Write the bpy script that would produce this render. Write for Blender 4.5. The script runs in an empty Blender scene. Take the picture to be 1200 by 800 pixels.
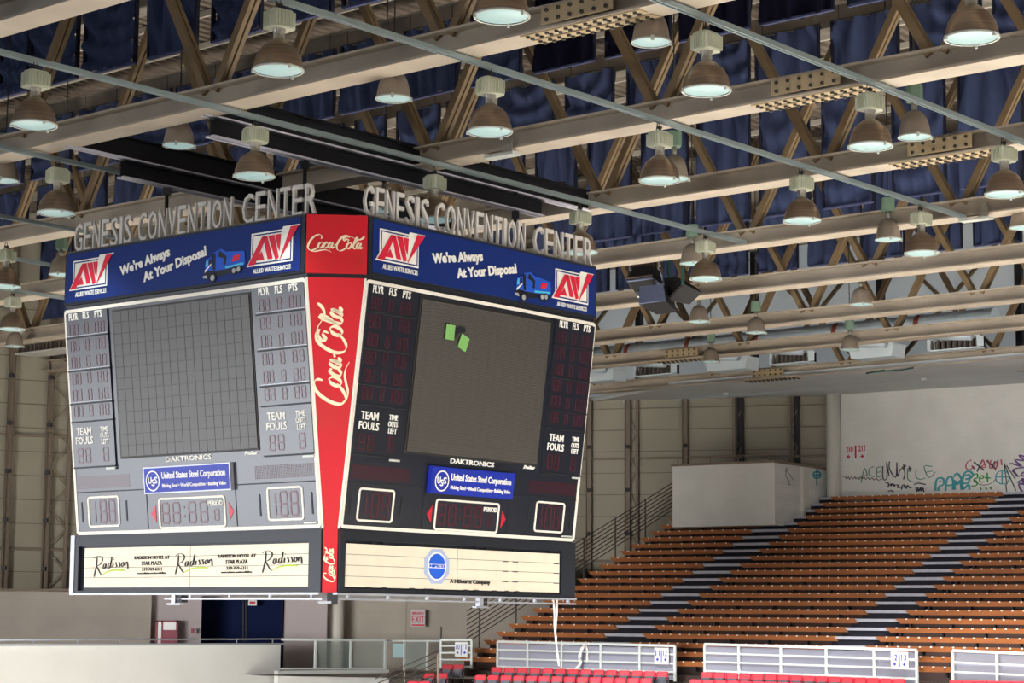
import bpy, bmesh, math, random
from mathutils import Vector, Matrix

SC = bpy.context.scene
COL = SC.collection
random.seed(7)
PI = math.pi

# ------------------------------------------------------------------ camera
# world: the camera's eye is at the origin, +Y looks across the arena, z up
FPX, PITCH, ROLL = 2424.0, 0.13469, 0.0094086
CF = Vector((0, math.cos(PITCH), math.sin(PITCH)))
_u = Vector((0, -math.sin(PITCH), math.cos(PITCH)))
_x = Vector((1, 0, 0))
CX = _x * math.cos(ROLL) + _u * math.sin(ROLL)
CU = _u * math.cos(ROLL) - _x * math.sin(ROLL)
cam = bpy.data.cameras.new('camera')
cam.sensor_width = 36.0
cam.lens = 36.0 * FPX / 1200.0
cam.clip_start = 0.5
cam.clip_end = 600
cam.dof.use_dof = True
cam.dof.focus_distance = 52.0
cam.dof.aperture_fstop = 2.8
camo = bpy.data.objects.new('camera', cam)
COL.objects.link(camo)
m = Matrix.Identity(4)
for i in range(3):
    m[i][0] = CX[i]; m[i][1] = CU[i]; m[i][2] = -CF[i]
camo.matrix_world = m
SC.camera = camo

# ------------------------------------------------------------------ world + lights
world = bpy.data.worlds.new('world')
SC.world = world
world.use_nodes = True
bg = world.node_tree.nodes['Background']
bg.inputs[0].default_value = (0.80, 0.90, 1.0, 1)
bg.inputs[1].default_value = 0.12
FLOOR_SPOT_W = 34000
SC.view_settings.view_transform = 'Standard'
SC.view_settings.look = 'None'
SC.view_settings.gamma = 1
SC.view_settings.use_curve_mapping = False
SC.view_settings.exposure = 0.0


def area_light(name, loc, target, sx, sy, power, col=(1, 1, 1)):
    l = bpy.data.lights.new(name, 'AREA')
    l.shape = 'RECTANGLE'; l.size = sx; l.size_y = sy
    l.energy = power; l.color = col
    o = bpy.data.objects.new(name, l)
    COL.objects.link(o)
    o.location = loc
    o.rotation_euler = (Vector(target) - Vector(loc)).to_track_quat('-Z', 'Y').to_euler()
    return o


# added area light, unseen at left, for the glare on the scoreboard's left face
l = area_light('added_glare_light', (-62, 44, -4), (-8, 51, -2), 50, 18, 1500, (0.92, 0.95, 1.0))
l.data.spread = math.radians(30)
# added fill light behind the camera, aimed at the far stands and walls
l = area_light('added_stands_fill', (-34, -6, 0), (2, 98, -1.5), 50, 9, 2600, (1.0, 0.97, 0.92))
l.data.spread = math.radians(24)
# added spotlights without fittings; the floor bounces their light up to the truss undersides
for ls, lt in ((31, -4), (31, 13), (30, 62), (43, -8), (43, 10), (41, 66), (54, -6), (54, 12), (54, 30), (55, 48), (66, 0), (66, 18), (66, 36)):
    lx = ls * 0.6494 - lt * 0.7604; ly = ls * 0.7604 + lt * 0.6494
    l = bpy.data.lights.new('added_floor_spot', 'SPOT'); l.energy = FLOOR_SPOT_W * (0.6 if ls > 60 else 1.0); l.spot_size = 2.0; l.spot_blend = 0.7; l.shadow_soft_size = 0.6; l.color = (1.0, 0.98, 0.95)
    o = bpy.data.objects.new('added_floor_spot', l); COL.objects.link(o); o.location = (lx, ly, 10.4)

# ------------------------------------------------------------------ helpers


def at(x, y, Y):
    """the point of the arena seen at photograph pixel (x, y), Y metres into the hall"""
    d = CF + CX * ((x - 600) / FPX) - CU * ((y - 400) / FPX)
    return d * (Y / d.y)


def atz(x, y, z):
    d = CF + CX * ((x - 600) / FPX) - CU * ((y - 400) / FPX)
    return d * (z / d.z)


def onplane(x, y, O, n):
    d = CF + CX * ((x - 600) / FPX) - CU * ((y - 400) / FPX)
    return d * (O.dot(n) / d.dot(n))


def pix(P):
    z = P.dot(CF)
    return 600 + FPX * P.dot(CX) / z, 400 - FPX * P.dot(CU) / z


def lin(c):
    c = c / 255.0
    return c / 12.92 if c <= 0.04045 else ((c + 0.055) / 1.055) ** 2.4


def rgb(r, g, b):
    return (lin(r), lin(g), lin(b), 1)


MATS = {}


def mat(name, col, rough=0.6, metal=0.0, spec=0.5, noise=0.0, nscale=4.0, bump=0.0, bscale=30.0,
        emit=0.0, alpha=1.0, trans=0.0, col2=None, stretch=None):
    if name in MATS:
        return MATS[name]
    M = bpy.data.materials.new(name)
    M.use_nodes = True
    nt = M.node_tree
    b = nt.nodes['Principled BSDF']
    b.inputs['Base Color'].default_value = col
    b.inputs['Roughness'].default_value = rough
    b.inputs['Metallic'].default_value = metal
    b.inputs['Specular IOR Level'].default_value = spec
    if emit:
        b.inputs['Emission Color'].default_value = col
        b.inputs['Emission Strength'].default_value = emit
    if alpha < 1:
        b.inputs['Alpha'].default_value = alpha
    if trans:
        b.inputs['Transmission Weight'].default_value = trans
    tc = None
    if noise or bump:
        tc = nt.nodes.new('ShaderNodeTexCoord')
        mp = nt.nodes.new('ShaderNodeMapping')
        nt.links.new(tc.outputs['Object'], mp.inputs[0])
        if stretch:
            mp.inputs['Scale'].default_value = stretch
    if noise:
        n = nt.nodes.new('ShaderNodeTexNoise')
        n.inputs['Scale'].default_value = nscale
        n.inputs['Detail'].default_value = 5
        nt.links.new(mp.outputs[0], n.inputs['Vector'])
        mx = nt.nodes.new('ShaderNodeMix')
        mx.data_type = 'RGBA'
        c2 = col2 or tuple(min(1, c * (1 - noise)) for c in col[:3]) + (1,)
        mx.inputs[6].default_value = c2
        mx.inputs[7].default_value = col
        rp = nt.nodes.new('ShaderNodeMapRange')
        rp.inputs[1].default_value = 0.35; rp.inputs[2].default_value = 0.65
        nt.links.new(n.outputs['Fac'], rp.inputs[0])
        nt.links.new(rp.outputs[0], mx.inputs[0])
        nt.links.new(mx.outputs[2], b.inputs['Base Color'])
    if bump:
        n2 = nt.nodes.new('ShaderNodeTexNoise')
        n2.inputs['Scale'].default_value = bscale
        nt.links.new(mp.outputs[0], n2.inputs['Vector'])
        bp = nt.nodes.new('ShaderNodeBump')
        bp.inputs['Strength'].default_value = bump
        bp.inputs['Distance'].default_value = 0.02
        nt.links.new(n2.outputs['Fac'], bp.inputs['Height'])
        nt.links.new(bp.outputs[0], b.inputs['Normal'])
    MATS[name] = M
    return M


def block_mat(name, col, mortar, scale=1.0):
    if name in MATS:
        return MATS[name]
    M = mat(name, col, rough=0.75, noise=0.10, nscale=0.6)
    nt = M.node_tree
    b = nt.nodes['Principled BSDF']
    src = b.inputs['Base Color'].links[0].from_socket
    br = nt.nodes.new('ShaderNodeTexBrick')
    br.inputs['Scale'].default_value = scale
    br.inputs['Brick Width'].default_value = 0.8
    br.inputs['Row Height'].default_value = 0.4
    br.inputs['Mortar Size'].default_value = 0.012
    br.inputs['Color2'].default_value = (0.975, 0.975, 0.975, 1)
    br.inputs['Color1'].default_value = (1, 1, 1, 1)
    br.inputs['Mortar'].default_value = (mortar, mortar, mortar, 1)
    tc = nt.nodes.new('ShaderNodeTexCoord')
    nt.links.new(tc.outputs['UV'], br.inputs['Vector'])
    mx = nt.nodes.new('ShaderNodeMix'); mx.data_type = 'RGBA'; mx.blend_type = 'MULTIPLY'
    mx.inputs[0].default_value = 1
    nt.links.new(src, mx.inputs[6]); nt.links.new(br.outputs['Color'], mx.inputs[7])
    nt.links.new(mx.outputs[2], b.inputs['Base Color'])
    return M


class MB:
    """collects shapes into one mesh"""

    def __init__(s):
        s.v = []; s.f = []; s.mi = []; s.uv = None

    def add(s, vs, fs, mi=0):
        o = len(s.v)
        s.v += [tuple(p) for p in vs]
        s.f += [tuple(i + o for i in f) for f in fs]
        s.mi += [mi] * len(fs)
        return s

    def box(s, a, b, M=None, mi=0):
        x0, y0, z0 = a; x1, y1, z1 = b
        vs = [Vector(p) for p in ((x0, y0, z0), (x1, y0, z0), (x1, y1, z0), (x0, y1, z0), (x0, y0, z1), (x1, y0, z1), (x1, y1, z1), (x0, y1, z1))]
        if M is not None:
            vs = [M @ p for p in vs]
        return s.add(vs, [(3, 2, 1, 0), (4, 5, 6, 7), (0, 1, 5, 4), (1, 2, 6, 5), (2, 3, 7, 6), (3, 0, 4, 7)], mi)

    def bar(s, p, q, w, h, up=Vector((0, 0, 1)), mi=0):
        """rectangular bar from p to q, w across, h along up"""
        p = Vector(p); q = Vector(q); d = (q - p).normalized()
        a = d.cross(up)
        if a.length < 1e-4:
            a = d.cross(Vector((1, 0, 0)))
        a.normalize(); b = a.cross(d).normalized()
        vs = []
        for c in (p, q):
            for i, j in ((-1, -1), (1, -1), (1, 1), (-1, 1)):
                vs.append(c + a * (i * w / 2) + b * (j * h / 2))
        return s.add(vs, [(3, 2, 1, 0), (4, 5, 6, 7), (0, 1, 5, 4), (1, 2, 6, 5), (2, 3, 7, 6), (3, 0, 4, 7)], mi)

    def tube(s, p, q, r, n=8, r2=None, mi=0, caps=True):
        p = Vector(p); q = Vector(q); d = (q - p).normalized()
        a = d.orthogonal().normalized(); b = d.cross(a)
        r2 = r if r2 is None else r2
        vs = []
        for c, rr in ((p, r), (q, r2)):
            for i in range(n):
                t = 2 * PI * i / n
                vs.append(c + (a * math.cos(t) + b * math.sin(t)) * rr)
        fs = [(i, (i + 1) % n, n + (i + 1) % n, n + i) for i in range(n)]
        if caps:
            fs += [tuple(range(n - 1, -1, -1)), tuple(range(n, 2 * n))]
        return s.add(vs, fs, mi)

    def lathe(s, prof, n=20, M=None, mi=0):
        vs = []; fs = []
        for r, z in prof:
            for i in range(n):
                t = 2 * PI * i / n
                p = Vector((r * math.cos(t), r * math.sin(t), z))
                vs.append(M @ p if M is not None else p)
        for k in range(len(prof) - 1):
            for i in range(n):
                fs.append((k * n + i, k * n + (i + 1) % n, (k + 1) * n + (i + 1) % n, (k + 1) * n + i))
        return s.add(vs, fs, mi)

    def prism(s, pts, w0, w1, M=None, mi=0):
        """polygon pts (u, v) from w0 to w1"""
        n = len(pts)
        ar = sum(pts[i][0] * pts[(i + 1) % n][1] - pts[(i + 1) % n][0] * pts[i][1] for i in range(n))
        if ar < 0:
            pts = pts[::-1]
        vs = [Vector((u, v, w0)) for u, v in pts] + [Vector((u, v, w1)) for u, v in pts]
        if M is not None:
            vs = [M @ p for p in vs]
        return s.add(vs, [tuple(range(n - 1, -1, -1)), tuple(range(n, 2 * n))] + [(i, (i + 1) % n, n + (i + 1) % n, n + i) for i in range(n)], mi)

    def mesh(s, name, mats, smooth=False):
        me = bpy.data.meshes.new(name)
        me.from_pydata(s.v, [], s.f)
        for mm in (mats if isinstance(mats, (list, tuple)) else [mats]):
            me.materials.append(mm)
        if any(s.mi):
            me.polygons.foreach_set('material_index', s.mi)
        if smooth:
            me.polygons.foreach_set('use_smooth', [True] * len(s.f))
        me.update()
        return me

    def build(s, name, mats, parent=None, M=None, smooth=False):
        return put(name, s.mesh(name, mats, smooth), parent, M)


WM = {}


def put(name, me, parent=None, M=None):
    o = bpy.data.objects.new(name, me)
    COL.objects.link(o)
    if M is None and me is not None and len(me.vertices):
        lo = [min(v.co[i] for v in me.vertices) for i in range(3)]
        hi = [max(v.co[i] for v in me.vertices) for i in range(3)]
        c = Vector(((lo[0] + hi[0]) / 2, (lo[1] + hi[1]) / 2, lo[2]))
        me.transform(Matrix.Translation(-c))
        M = Matrix.Translation(c)
    M = M.copy() if M is not None else Matrix.Identity(4)
    if parent is not None:
        o.parent = parent
        o.matrix_basis = WM[parent.name].inverted() @ M
    else:
        o.matrix_basis = M
    WM[o.name] = M
    return o


def tag(o, label=None, cat=None, group=None, kind=None):
    if label: o['label'] = label
    if cat: o['category'] = cat
    if group: o['group'] = group
    if kind: o['kind'] = kind
    return o


def thing(name, label, cat, loc, group=None):
    return tag(put(name, None, None, Matrix.Translation(Vector(loc))), label, cat, group)


def struct(name, mb, m_, parent=None, **k):
    o = mb.build(name, m_, parent, **k)
    if parent is None:
        o['kind'] = 'structure'
    return o


ORD = ['zeroth', 'first', 'second', 'third', 'fourth', 'fifth', 'sixth', 'seventh', 'eighth', 'ninth', 'tenth', 'eleventh', 'twelfth',
       'thirteenth', 'fourteenth', 'fifteenth', 'sixteenth', 'seventeenth', 'eighteenth', 'nineteenth', 'twentieth', 'twenty-first',
       'twenty-second', 'twenty-third', 'twenty-fourth', 'twenty-fifth', 'twenty-sixth', 'twenty-seventh', 'twenty-eighth', 'twenty-ninth', 'thirtieth']

# ---- text
_tcache = {}


def text_mesh(s, bold=0.0, depth=0.01, shear=0.0, font_space=1.0):
    key = (s, bold, depth, shear, font_space)
    if key in _tcache:
        return _tcache[key]
    c = bpy.data.curves.new('txt', 'FONT')
    c.body = s; c.size = 1.0; c.extrude = depth / 2; c.offset = bold
    c.shear = shear; c.resolution_u = 2; c.space_character = font_space
    c.align_x = 'LEFT'
    o = bpy.data.objects.new('txt', c)
    COL.objects.link(o)
    dg = bpy.context.evaluated_depsgraph_get()
    me = bpy.data.meshes.new_from_object(o.evaluated_get(dg))
    bpy.data.objects.remove(o); bpy.data.curves.remove(c)
    xs = [v.co.x for v in me.vertices]; ys = [v.co.y for v in me.vertices]
    bb = (min(xs), min(ys), max(xs), max(ys))
    vs = [tuple(v.co) for v in me.vertices]; fs = [tuple(p.vertices) for p in me.polygons]
    bpy.data.meshes.remove(me)
    _tcache[key] = (vs, fs, bb)
    return _tcache[key]


def text(s, F, box, m_, parent, w=0.02, rot=0.0, bold=0.02, shear=0.0, name='lettering', depth=0.02, sp=1.0):
    """letters filling box (u0, v0, u1, v1) on frame F, w proud of it; rot turns the box about its lower left corner"""
    vs, fs, bb = text_mesh(s, bold, depth, shear, sp)
    u0, v0, u1, v1 = box
    sx = (u1 - u0) / (bb[2] - bb[0]); sy = (v1 - v0) / (bb[3] - bb[1])
    c, si = math.cos(rot), math.sin(rot)
    me = bpy.data.meshes.new(name)
    out = []
    for x, y, z in vs:
        a = (x - bb[0]) * sx; b = (y - bb[1]) * sy
        out.append((a * c - b * si, a * si + b * c, z))
    me.from_pydata(out, [], fs)
    me.materials.append(m_)
    return put(name, me, parent, F @ Matrix.Translation((u0, v0, w)))


# ---- pen strokes (script lettering, graffiti)


def spline(pts, n=6):
    out = []
    P = [pts[0]] + list(pts) + [pts[-1]]
    for i in range(1, len(P) - 2):
        p0, p1, p2, p3 = P[i - 1], P[i], P[i + 1], P[i + 2]
        for k in range(n):
            t = k / n
            out.append(tuple(0.5 * ((2 * p1[j]) + (-p0[j] + p2[j]) * t + (2 * p0[j] - 5 * p1[j] + 4 * p2[j] - p3[j]) * t * t + (-p0[j] + 3 * p1[j] - 3 * p2[j] + p3[j]) * t ** 3) for j in range(len(p1))))
    out.append(tuple(pts[-1]))
    return out


def stroke(mb, pts, wmin, wmax, nib, M=None, w0=0.0, w1=0.02, n=6, mi=0, smooth=True, taper=True):
    q = spline(pts, n) if smooth else list(pts)
    N = len(q); L = []; R = []
    for i in range(N):
        a = q[max(0, i - 1)]; b = q[min(N - 1, i + 1)]
        dx, dy = b[0] - a[0], b[1] - a[1]
        l = math.hypot(dx, dy) or 1e-6
        ang = math.atan2(dy, dx)
        w = wmin + (wmax - wmin) * abs(math.sin(ang - nib)) ** 1.5
        if taper:
            e = min(i, N - 1 - i) / max(1, N - 1)
            w *= min(1, 0.35 + e * 6)
        nx, ny = -dy / l * w / 2, dx / l * w / 2
        L.append((q[i][0] + nx, q[i][1] + ny)); R.append((q[i][0] - nx, q[i][1] - ny))
    vs = []
    for i in range(N):
        vs += [Vector((*L[i], w1)), Vector((*R[i], w1)), Vector((*L[i], w0)), Vector((*R[i], w0))]
    fs = []
    for i in range(N - 1):
        a = 4 * i; b = a + 4
        fs += [(a, a + 1, b + 1, b), (a + 2, b + 2, b + 3, a + 3), (a, b, b + 2, a + 2), (a + 1, a + 3, b + 3, b + 1)]
    if M is not None:
        vs = [M @ p for p in vs]
    mb.add(vs, fs, mi)


COLA = [
    # capital C and its tail
    [(2.55, 2.75), (2.62, 3.3), (2.2, 3.55), (1.45, 3.25), (0.75, 2.4), (0.38, 1.45), (0.5, 0.85), (1.0, 0.68), (1.7, 1.0), (2.25, 1.5)],
    [(0.55, 0.95), (0.8, 0.62), (1.5, 0.5), (2.3, 0.68), (3.1, 0.82), (3.7, 0.72), (4.3, 0.42)],
    # o
    [(2.6, 2.2), (2.25, 1.95), (2.05, 1.45), (2.25, 1.12), (2.65, 1.3), (2.9, 1.8), (2.75, 2.2), (2.6, 2.2)],
    # c
    [(3.6, 1.95), (3.55, 2.2), (3.3, 2.1), (3.0, 1.6), (3.02, 1.2), (3.3, 1.15), (3.65, 1.45)],
    # a
    [(4.35, 2.15), (4.1, 2.15), (3.78, 1.7), (3.75, 1.25), (3.98, 1.18), (4.25, 1.55), (4.45, 2.05)],
    [(4.5, 2.2), (4.28, 1.5), (4.35, 1.17), (4.7, 1.45)],
    # hyphen
    [(4.7, 1.75), (5.1, 1.82)],
    # capital C with the long top stroke
    [(6.95, 2.35), (7.1, 2.75), (6.8, 2.85), (6.35, 2.55), (6.25, 2.95), (6.7, 3.25), (7.2, 3.2), (6.9, 3.5), (6.2, 3.35), (5.55, 2.6), (5.15, 1.7), (5.25, 0.95), (5.75, 0.72), (6.4, 1.0), (6.95, 1.5)],
    [(6.7, 3.25), (7.4, 3.35), (8.1, 3.0), (8.7, 2.75), (9.3, 2.95), (9.75, 3.4)],
    # o
    [(7.3, 2.2), (6.95, 1.95), (6.75, 1.45), (6.95, 1.12), (7.35, 1.3), (7.6, 1.8), (7.45, 2.2), (7.3, 2.2)],
    # l
    [(7.75, 1.6), (8.25, 2.3), (8.6, 2.95), (8.5, 3.2), (8.25, 2.8), (7.95, 1.9), (7.88, 1.25), (8.15, 1.15), (8.4, 1.4)],
    # a
    [(9.05, 2.15), (8.8, 2.15), (8.48, 1.7), (8.45, 1.25), (8.68, 1.18), (8.95, 1.55), (9.15, 2.05)],
    [(9.2, 2.2), (8.98, 1.5), (9.05, 1.17), (9.4, 1.45)],
]
RADI = [
    # tall R
    [(0.75, 2.7), (0.7, 1.8), (0.45, 0.9), (0.2, 0.05)],
    [(0.1, 2.55), (0.8, 2.85), (1.6, 2.75), (1.85, 2.3), (1.4, 1.75), (0.7, 1.5)],
    [(0.7, 1.5), (1.1, 1.0), (1.55, 0.45), (1.9, 0.3)],
    [(2.5, 1.85), (2.15, 1.7), (2.05, 1.25), (2.35, 1.2), (2.6, 1.8), (2.6, 1.3), (2.85, 1.3)],
    [(3.45, 1.85), (3.1, 1.75), (3.0, 1.3), (3.3, 1.25), (3.6, 1.9), (3.75, 2.7), (3.55, 1.8), (3.6, 1.35), (3.85, 1.4)],
    [(4.05, 1.9), (3.98, 1.4), (4.15, 1.35)], [(4.12, 2.35), (4.18, 2.42)],
    [(4.85, 1.95), (4.55, 1.95), (4.7, 1.65), (4.75, 1.4), (4.4, 1.35)],
    [(5.5, 1.98), (5.2, 1.98), (5.35, 1.68), (5.4, 1.42), (5.05, 1.38)],
    [(5.95, 2.0), (5.7, 1.7), (5.85, 1.4), (6.15, 1.6), (6.1, 1.95), (5.95, 2.0)],
    [(6.45, 2.0), (6.4, 1.45)], [(6.43, 1.7), (6.8, 2.05), (6.95, 1.7), (7.0, 1.2), (7.2, 1.15)],
]

# ------------------------------------------------------------------ materials
m_chord = mat('tan painted steel', rgb(190, 178, 162), 0.55, noise=0.18, nscale=0.9)
m_web = mat('tan angle steel', rgb(140, 118, 88), 0.6, noise=0.2, nscale=1.5)
m_plate = mat('tan splice plate', rgb(186, 166, 132), 0.55)
m_deck = mat('brown roof deck', rgb(128, 116, 104), 0.8, noise=0.35, nscale=0.5)
m_purlin = mat('pale purlin', rgb(205, 200, 190), 0.6)
m_roofbeam = mat('grey roof beam', rgb(168, 160, 148), 0.7, noise=0.25, nscale=1.2)
m_black = mat('black painted beam', rgb(14, 15, 24), 0.5)
m_flange = mat('pale beam flange', rgb(205, 205, 220), 0.5)
m_conduit = mat('galvanised strut', rgb(150, 165, 168), 0.4, metal=0.5)
m_orange = mat('orange clamp', rgb(230, 150, 20), 0.5)
m_brass = mat('bronze lamp shade', rgb(158, 138, 120), 0.33, metal=0.6, noise=0.45, nscale=3, stretch=(0.1, 0.1, 14))
m_bell = mat('beige lamp shade', rgb(150, 138, 126), 0.45, metal=0.2)
m_ballast = mat('pale ballast casting', rgb(196, 200, 180), 0.5)
m_ballast_g = mat('green ballast casting', rgb(118, 146, 128), 0.5)
m_neck = mat('aluminium neck', rgb(170, 165, 155), 0.35, metal=0.6)
m_lens = mat('lamp lens', rgb(150, 178, 178), 0.3, emit=0.5)
m_rim = mat('lamp rim', rgb(190, 195, 190), 0.4)
m_dark = mat('dark wire', rgb(60, 57, 54), 0.6)
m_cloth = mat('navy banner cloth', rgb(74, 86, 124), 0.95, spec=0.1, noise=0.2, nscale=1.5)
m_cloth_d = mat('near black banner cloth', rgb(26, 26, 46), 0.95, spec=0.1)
m_hem = mat('banner hem', rgb(78, 84, 124), 0.9)
m_hemd = mat('banner side hem', rgb(22, 26, 52), 0.9)

m_body = mat('scoreboard black housing', rgb(22, 26, 36), 0.45)
m_face = mat('scoreboard face film', rgb(13, 18, 34), 0.32, spec=0.75, noise=0.2, nscale=0.6)
m_face2 = mat('scoreboard divider', rgb(12, 15, 24), 0.5)
m_screen = mat('louvred screen module', rgb(42, 37, 31), 0.42, spec=0.76)
m_seam = mat('screen seam', rgb(34, 30, 28), 0.5)
m_white = mat('white lettering', rgb(240, 238, 232), 0.6)
m_border = mat('white border tape', rgb(232, 226, 216), 0.6)
m_blue = mat('royal blue sign', rgb(10, 40, 112), 0.45, spec=0.3)
m_blue2 = mat('violet blue sign', rgb(26, 46, 160), 0.4, spec=0.3)
m_red = mat('logo red', rgb(214, 24, 58), 0.5)
m_cola = mat('red sign vinyl', rgb(212, 20, 44), 0.35, spec=0.35, noise=0.5, nscale=0.55, col2=rgb(196, 40, 44))
m_cream = mat('cream lettering', rgb(246, 232, 200), 0.55)
m_digit = mat('unlit digit', rgb(74, 10, 30), 0.36, spec=0.6)
m_arrow = mat('red arrow lens', rgb(190, 20, 44), 0.4)
m_slat = mat('ivory sign slat', rgb(232, 222, 202), 0.55, noise=0.06, nscale=2)
m_green = mat('green screen patch', rgb(120, 176, 96), 0.6)
m_lime = mat('lime swoosh', rgb(176, 200, 60), 0.6)
m_ink = mat('dark ink', rgb(50, 46, 48), 0.7)
m_alu = mat('aluminium trim', rgb(170, 172, 182), 0.4, metal=0.4)
m_letter = mat('aluminium sign letters', rgb(208, 204, 200), 0.5, metal=0.1)
m_letter_d = mat('dark letter frame', rgb(96, 92, 88), 0.6)
m_lilac = mat('pale blue octagon', rgb(168, 182, 214), 0.6)
m_nip = mat('bright blue disc', rgb(20, 90, 210), 0.5)
m_truckb = mat('truck blue', rgb(24, 84, 200), 0.4)
m_truckd = mat('truck dark', rgb(14, 18, 34), 0.5)
m_truckl = mat('truck light blue', rgb(70, 190, 230), 0.5)
m_tyre = mat('wheel hub grey', rgb(170, 170, 170), 0.5)

m_wallw = block_mat('white block wall', rgb(230, 230, 226), 0.94)
m_wallc = mat('beige sheet wall', rgb(168, 162, 146), 0.7, noise=0.12, nscale=0.25)
m_wallg = mat('pale end wall with added glow', rgb(200, 208, 212), 0.7, emit=0.24)  # glow added to the wall in place of light falling on it
m_joint = mat('panel joint', rgb(120, 114, 104), 0.8)
m_col = mat('brown steel column', rgb(128, 114, 100), 0.6)
m_cold = mat('dark steel column', rgb(40, 38, 44), 0.6)
m_soffit = mat('grey soffit plaster', rgb(214, 218, 220), 0.85, noise=0.12, nscale=0.3)
m_duct = mat('galvanised spiral duct', rgb(200, 216, 228), 0.42, metal=0.1)
m_ductband = mat('duct band', rgb(150, 76, 60), 0.6)
m_hood = mat('white diffuser hood', rgb(214, 228, 236), 0.5)
m_grille = mat('grille blades', rgb(120, 110, 104), 0.6)
m_wood = mat('orange stained bench plank', rgb(178, 108, 60), 0.5, noise=0.25, nscale=1.6, stretch=(0.3, 0.3, 3))
m_wood_end = mat('bench end grain', rgb(170, 118, 74), 0.6)
m_tread = mat('grey stair nosing', rgb(190, 190, 202), 0.6, noise=0.15, nscale=3)
m_riser = mat('black riser', rgb(20, 20, 34), 0.8)
m_tier = mat('dark tier boards', rgb(60, 44, 40), 0.9)
m_dot = mat('white seat marker', rgb(250, 244, 236), 0.5)
m_rail = mat('white rail', rgb(205, 212, 212), 0.5)
m_mesh = mat('hazy rail panel', rgb(160, 162, 180), 0.25, spec=0.6, alpha=0.86)
m_glass = mat('dusty rail glass', rgb(150, 168, 164), 0.12, spec=0.8, alpha=0.42)
m_hand = mat('dark handrail steel', rgb(62, 56, 54), 0.6)
m_seatred = mat('red seat shell', rgb(172, 24, 44), 0.5)
m_seatgrey = mat('charcoal seat pan', rgb(64, 66, 78), 0.5)
m_parapet = mat('white parapet plaster', rgb(228, 230, 228), 0.75, noise=0.05, nscale=0.4)
m_lowwall = block_mat('stone coloured block wall', rgb(186, 178, 170), 0.94)
m_lowwall3 = block_mat('brown grey block wall', rgb(176, 168, 158), 0.94)
m_lowwall2 = mat('lilac grey wall paint', rgb(186, 176, 180), 0.8)
m_navy = mat('navy curtain', rgb(20, 30, 66), 0.9, spec=0.1)
m_maroon = mat('maroon frame', rgb(140, 20, 60), 0.5)
m_mglass = mat('cabinet glass', rgb(150, 150, 150), 0.2)
m_floorm = mat('pale arena floor', rgb(212, 206, 196), 0.8, noise=0.1, nscale=0.2)
m_conc = mat('concrete tier', rgb(150, 140, 130), 0.85, noise=0.2, nscale=0.6)
m_signred = mat('sign red', rgb(200, 20, 60), 0.6)
m_signblue = mat('sign blue', rgb(60, 60, 180), 0.6)
m_paper = mat('white sign board', rgb(226, 228, 230), 0.6)
m_strip = mat('white plastic strip', rgb(236, 230, 226), 0.6)
m_speaker_b = mat('brown speaker grille', rgb(130, 112, 104), 0.8)
m_speaker_g = mat('blue grey speaker grille', rgb(130, 140, 176), 0.7)
m_speaker_k = mat('black speaker cabinet', rgb(22, 24, 28), 0.6)
m_greenst = mat('green frame steel', rgb(40, 84, 76), 0.5)

# ------------------------------------------------------------------ arena axes
TY = 0.8639929768
V2 = Vector((math.cos(TY), math.sin(TY), 0))      # s: across the trusses, away from the camera
V1 = Vector((-math.sin(TY), math.cos(TY), 0))     # t: along the trusses, away to the left
UPV = Vector((0, 0, 1))


def ST(s, t, z):
    return V2 * s + V1 * t + UPV * z


S_T = {1: 24.0, 2: 31.19, 3: 38.74, 4: 46.0, 5: 53.36, 6: 60.76, 7: 68.44, 8: 74.97, 9: 83.4}  # fitted coordinates, scaled up about the camera along with the whole scene
ZB = 11.7                     # underside of the bottom chords
ZTOP = 18.4
T0, TP = 35.85, 7.366         # bottom chord nodes


def t_at(px, s, z=ZB):
    """t of the point on the line (s, z) seen in photograph column px"""
    lo, hi = -20.0, 140.0
    for _ in range(50):
        mi_ = (lo + hi) / 2
        P = ST(s, mi_, z)
        if P.dot(CF) <= 1 or pix(P)[0] < px:
            hi = mi_
        else:
            lo = mi_
    return (lo + hi) / 2


# ------------------------------------------------------------------ shell: walls, roof, floors
W0 = Vector((-45, 88, 0)); W1 = Vector((-22.4, 98.94, 0)); W2 = Vector((4.13, 109.78, 0)); W3 = Vector((16.3, 106.2, 0))
RW0 = Vector((16.85, 105.34, 0)); RW1 = RW0 + (Vector((24.86, 99.71, 0)) - RW0) * 3.2


def wall_quad(mb, a, b, z0, z1, thick=0.3, mi=0):
    d = (b - a).normalized(); n = Vector((d.y, -d.x, 0))     # towards the camera
    if n.y > 0: n = -n
    back = -n * thick
    vs = [a + UPV * z0, b + UPV * z0, b + UPV * z1, a + UPV * z1]
    vs += [p + back for p in vs]
    mb.add(vs, [(0, 1, 2, 3), (5, 4, 7, 6), (0, 4, 5, 1), (3, 2, 6, 7), (0, 3, 7, 4), (1, 5, 6, 2)], mi)
    return n


def add_uv(o, a, d):
    me = o.data
    uv = me.uv_layers.new(name='uv')
    off = WM[o.name].translation
    for lp in me.loops:
        p = me.vertices[lp.vertex_index].co + off
        uv.data[lp.index].uv = ((p - a).dot(d), p.z)


mb = MB(); wall_quad(mb, W0, W1, -6, 19.5)
wall_quad(mb, W1, W2, -6, 19.5)
wall_back = struct('wall_back', mb, m_wallc)
mb = MB(); wall_quad(mb, W2, W3 + (W3 - W2).normalized() * 0.6, -6, ZB)
wall_mid = struct('wall_back_right', mb, m_wallc)
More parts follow.
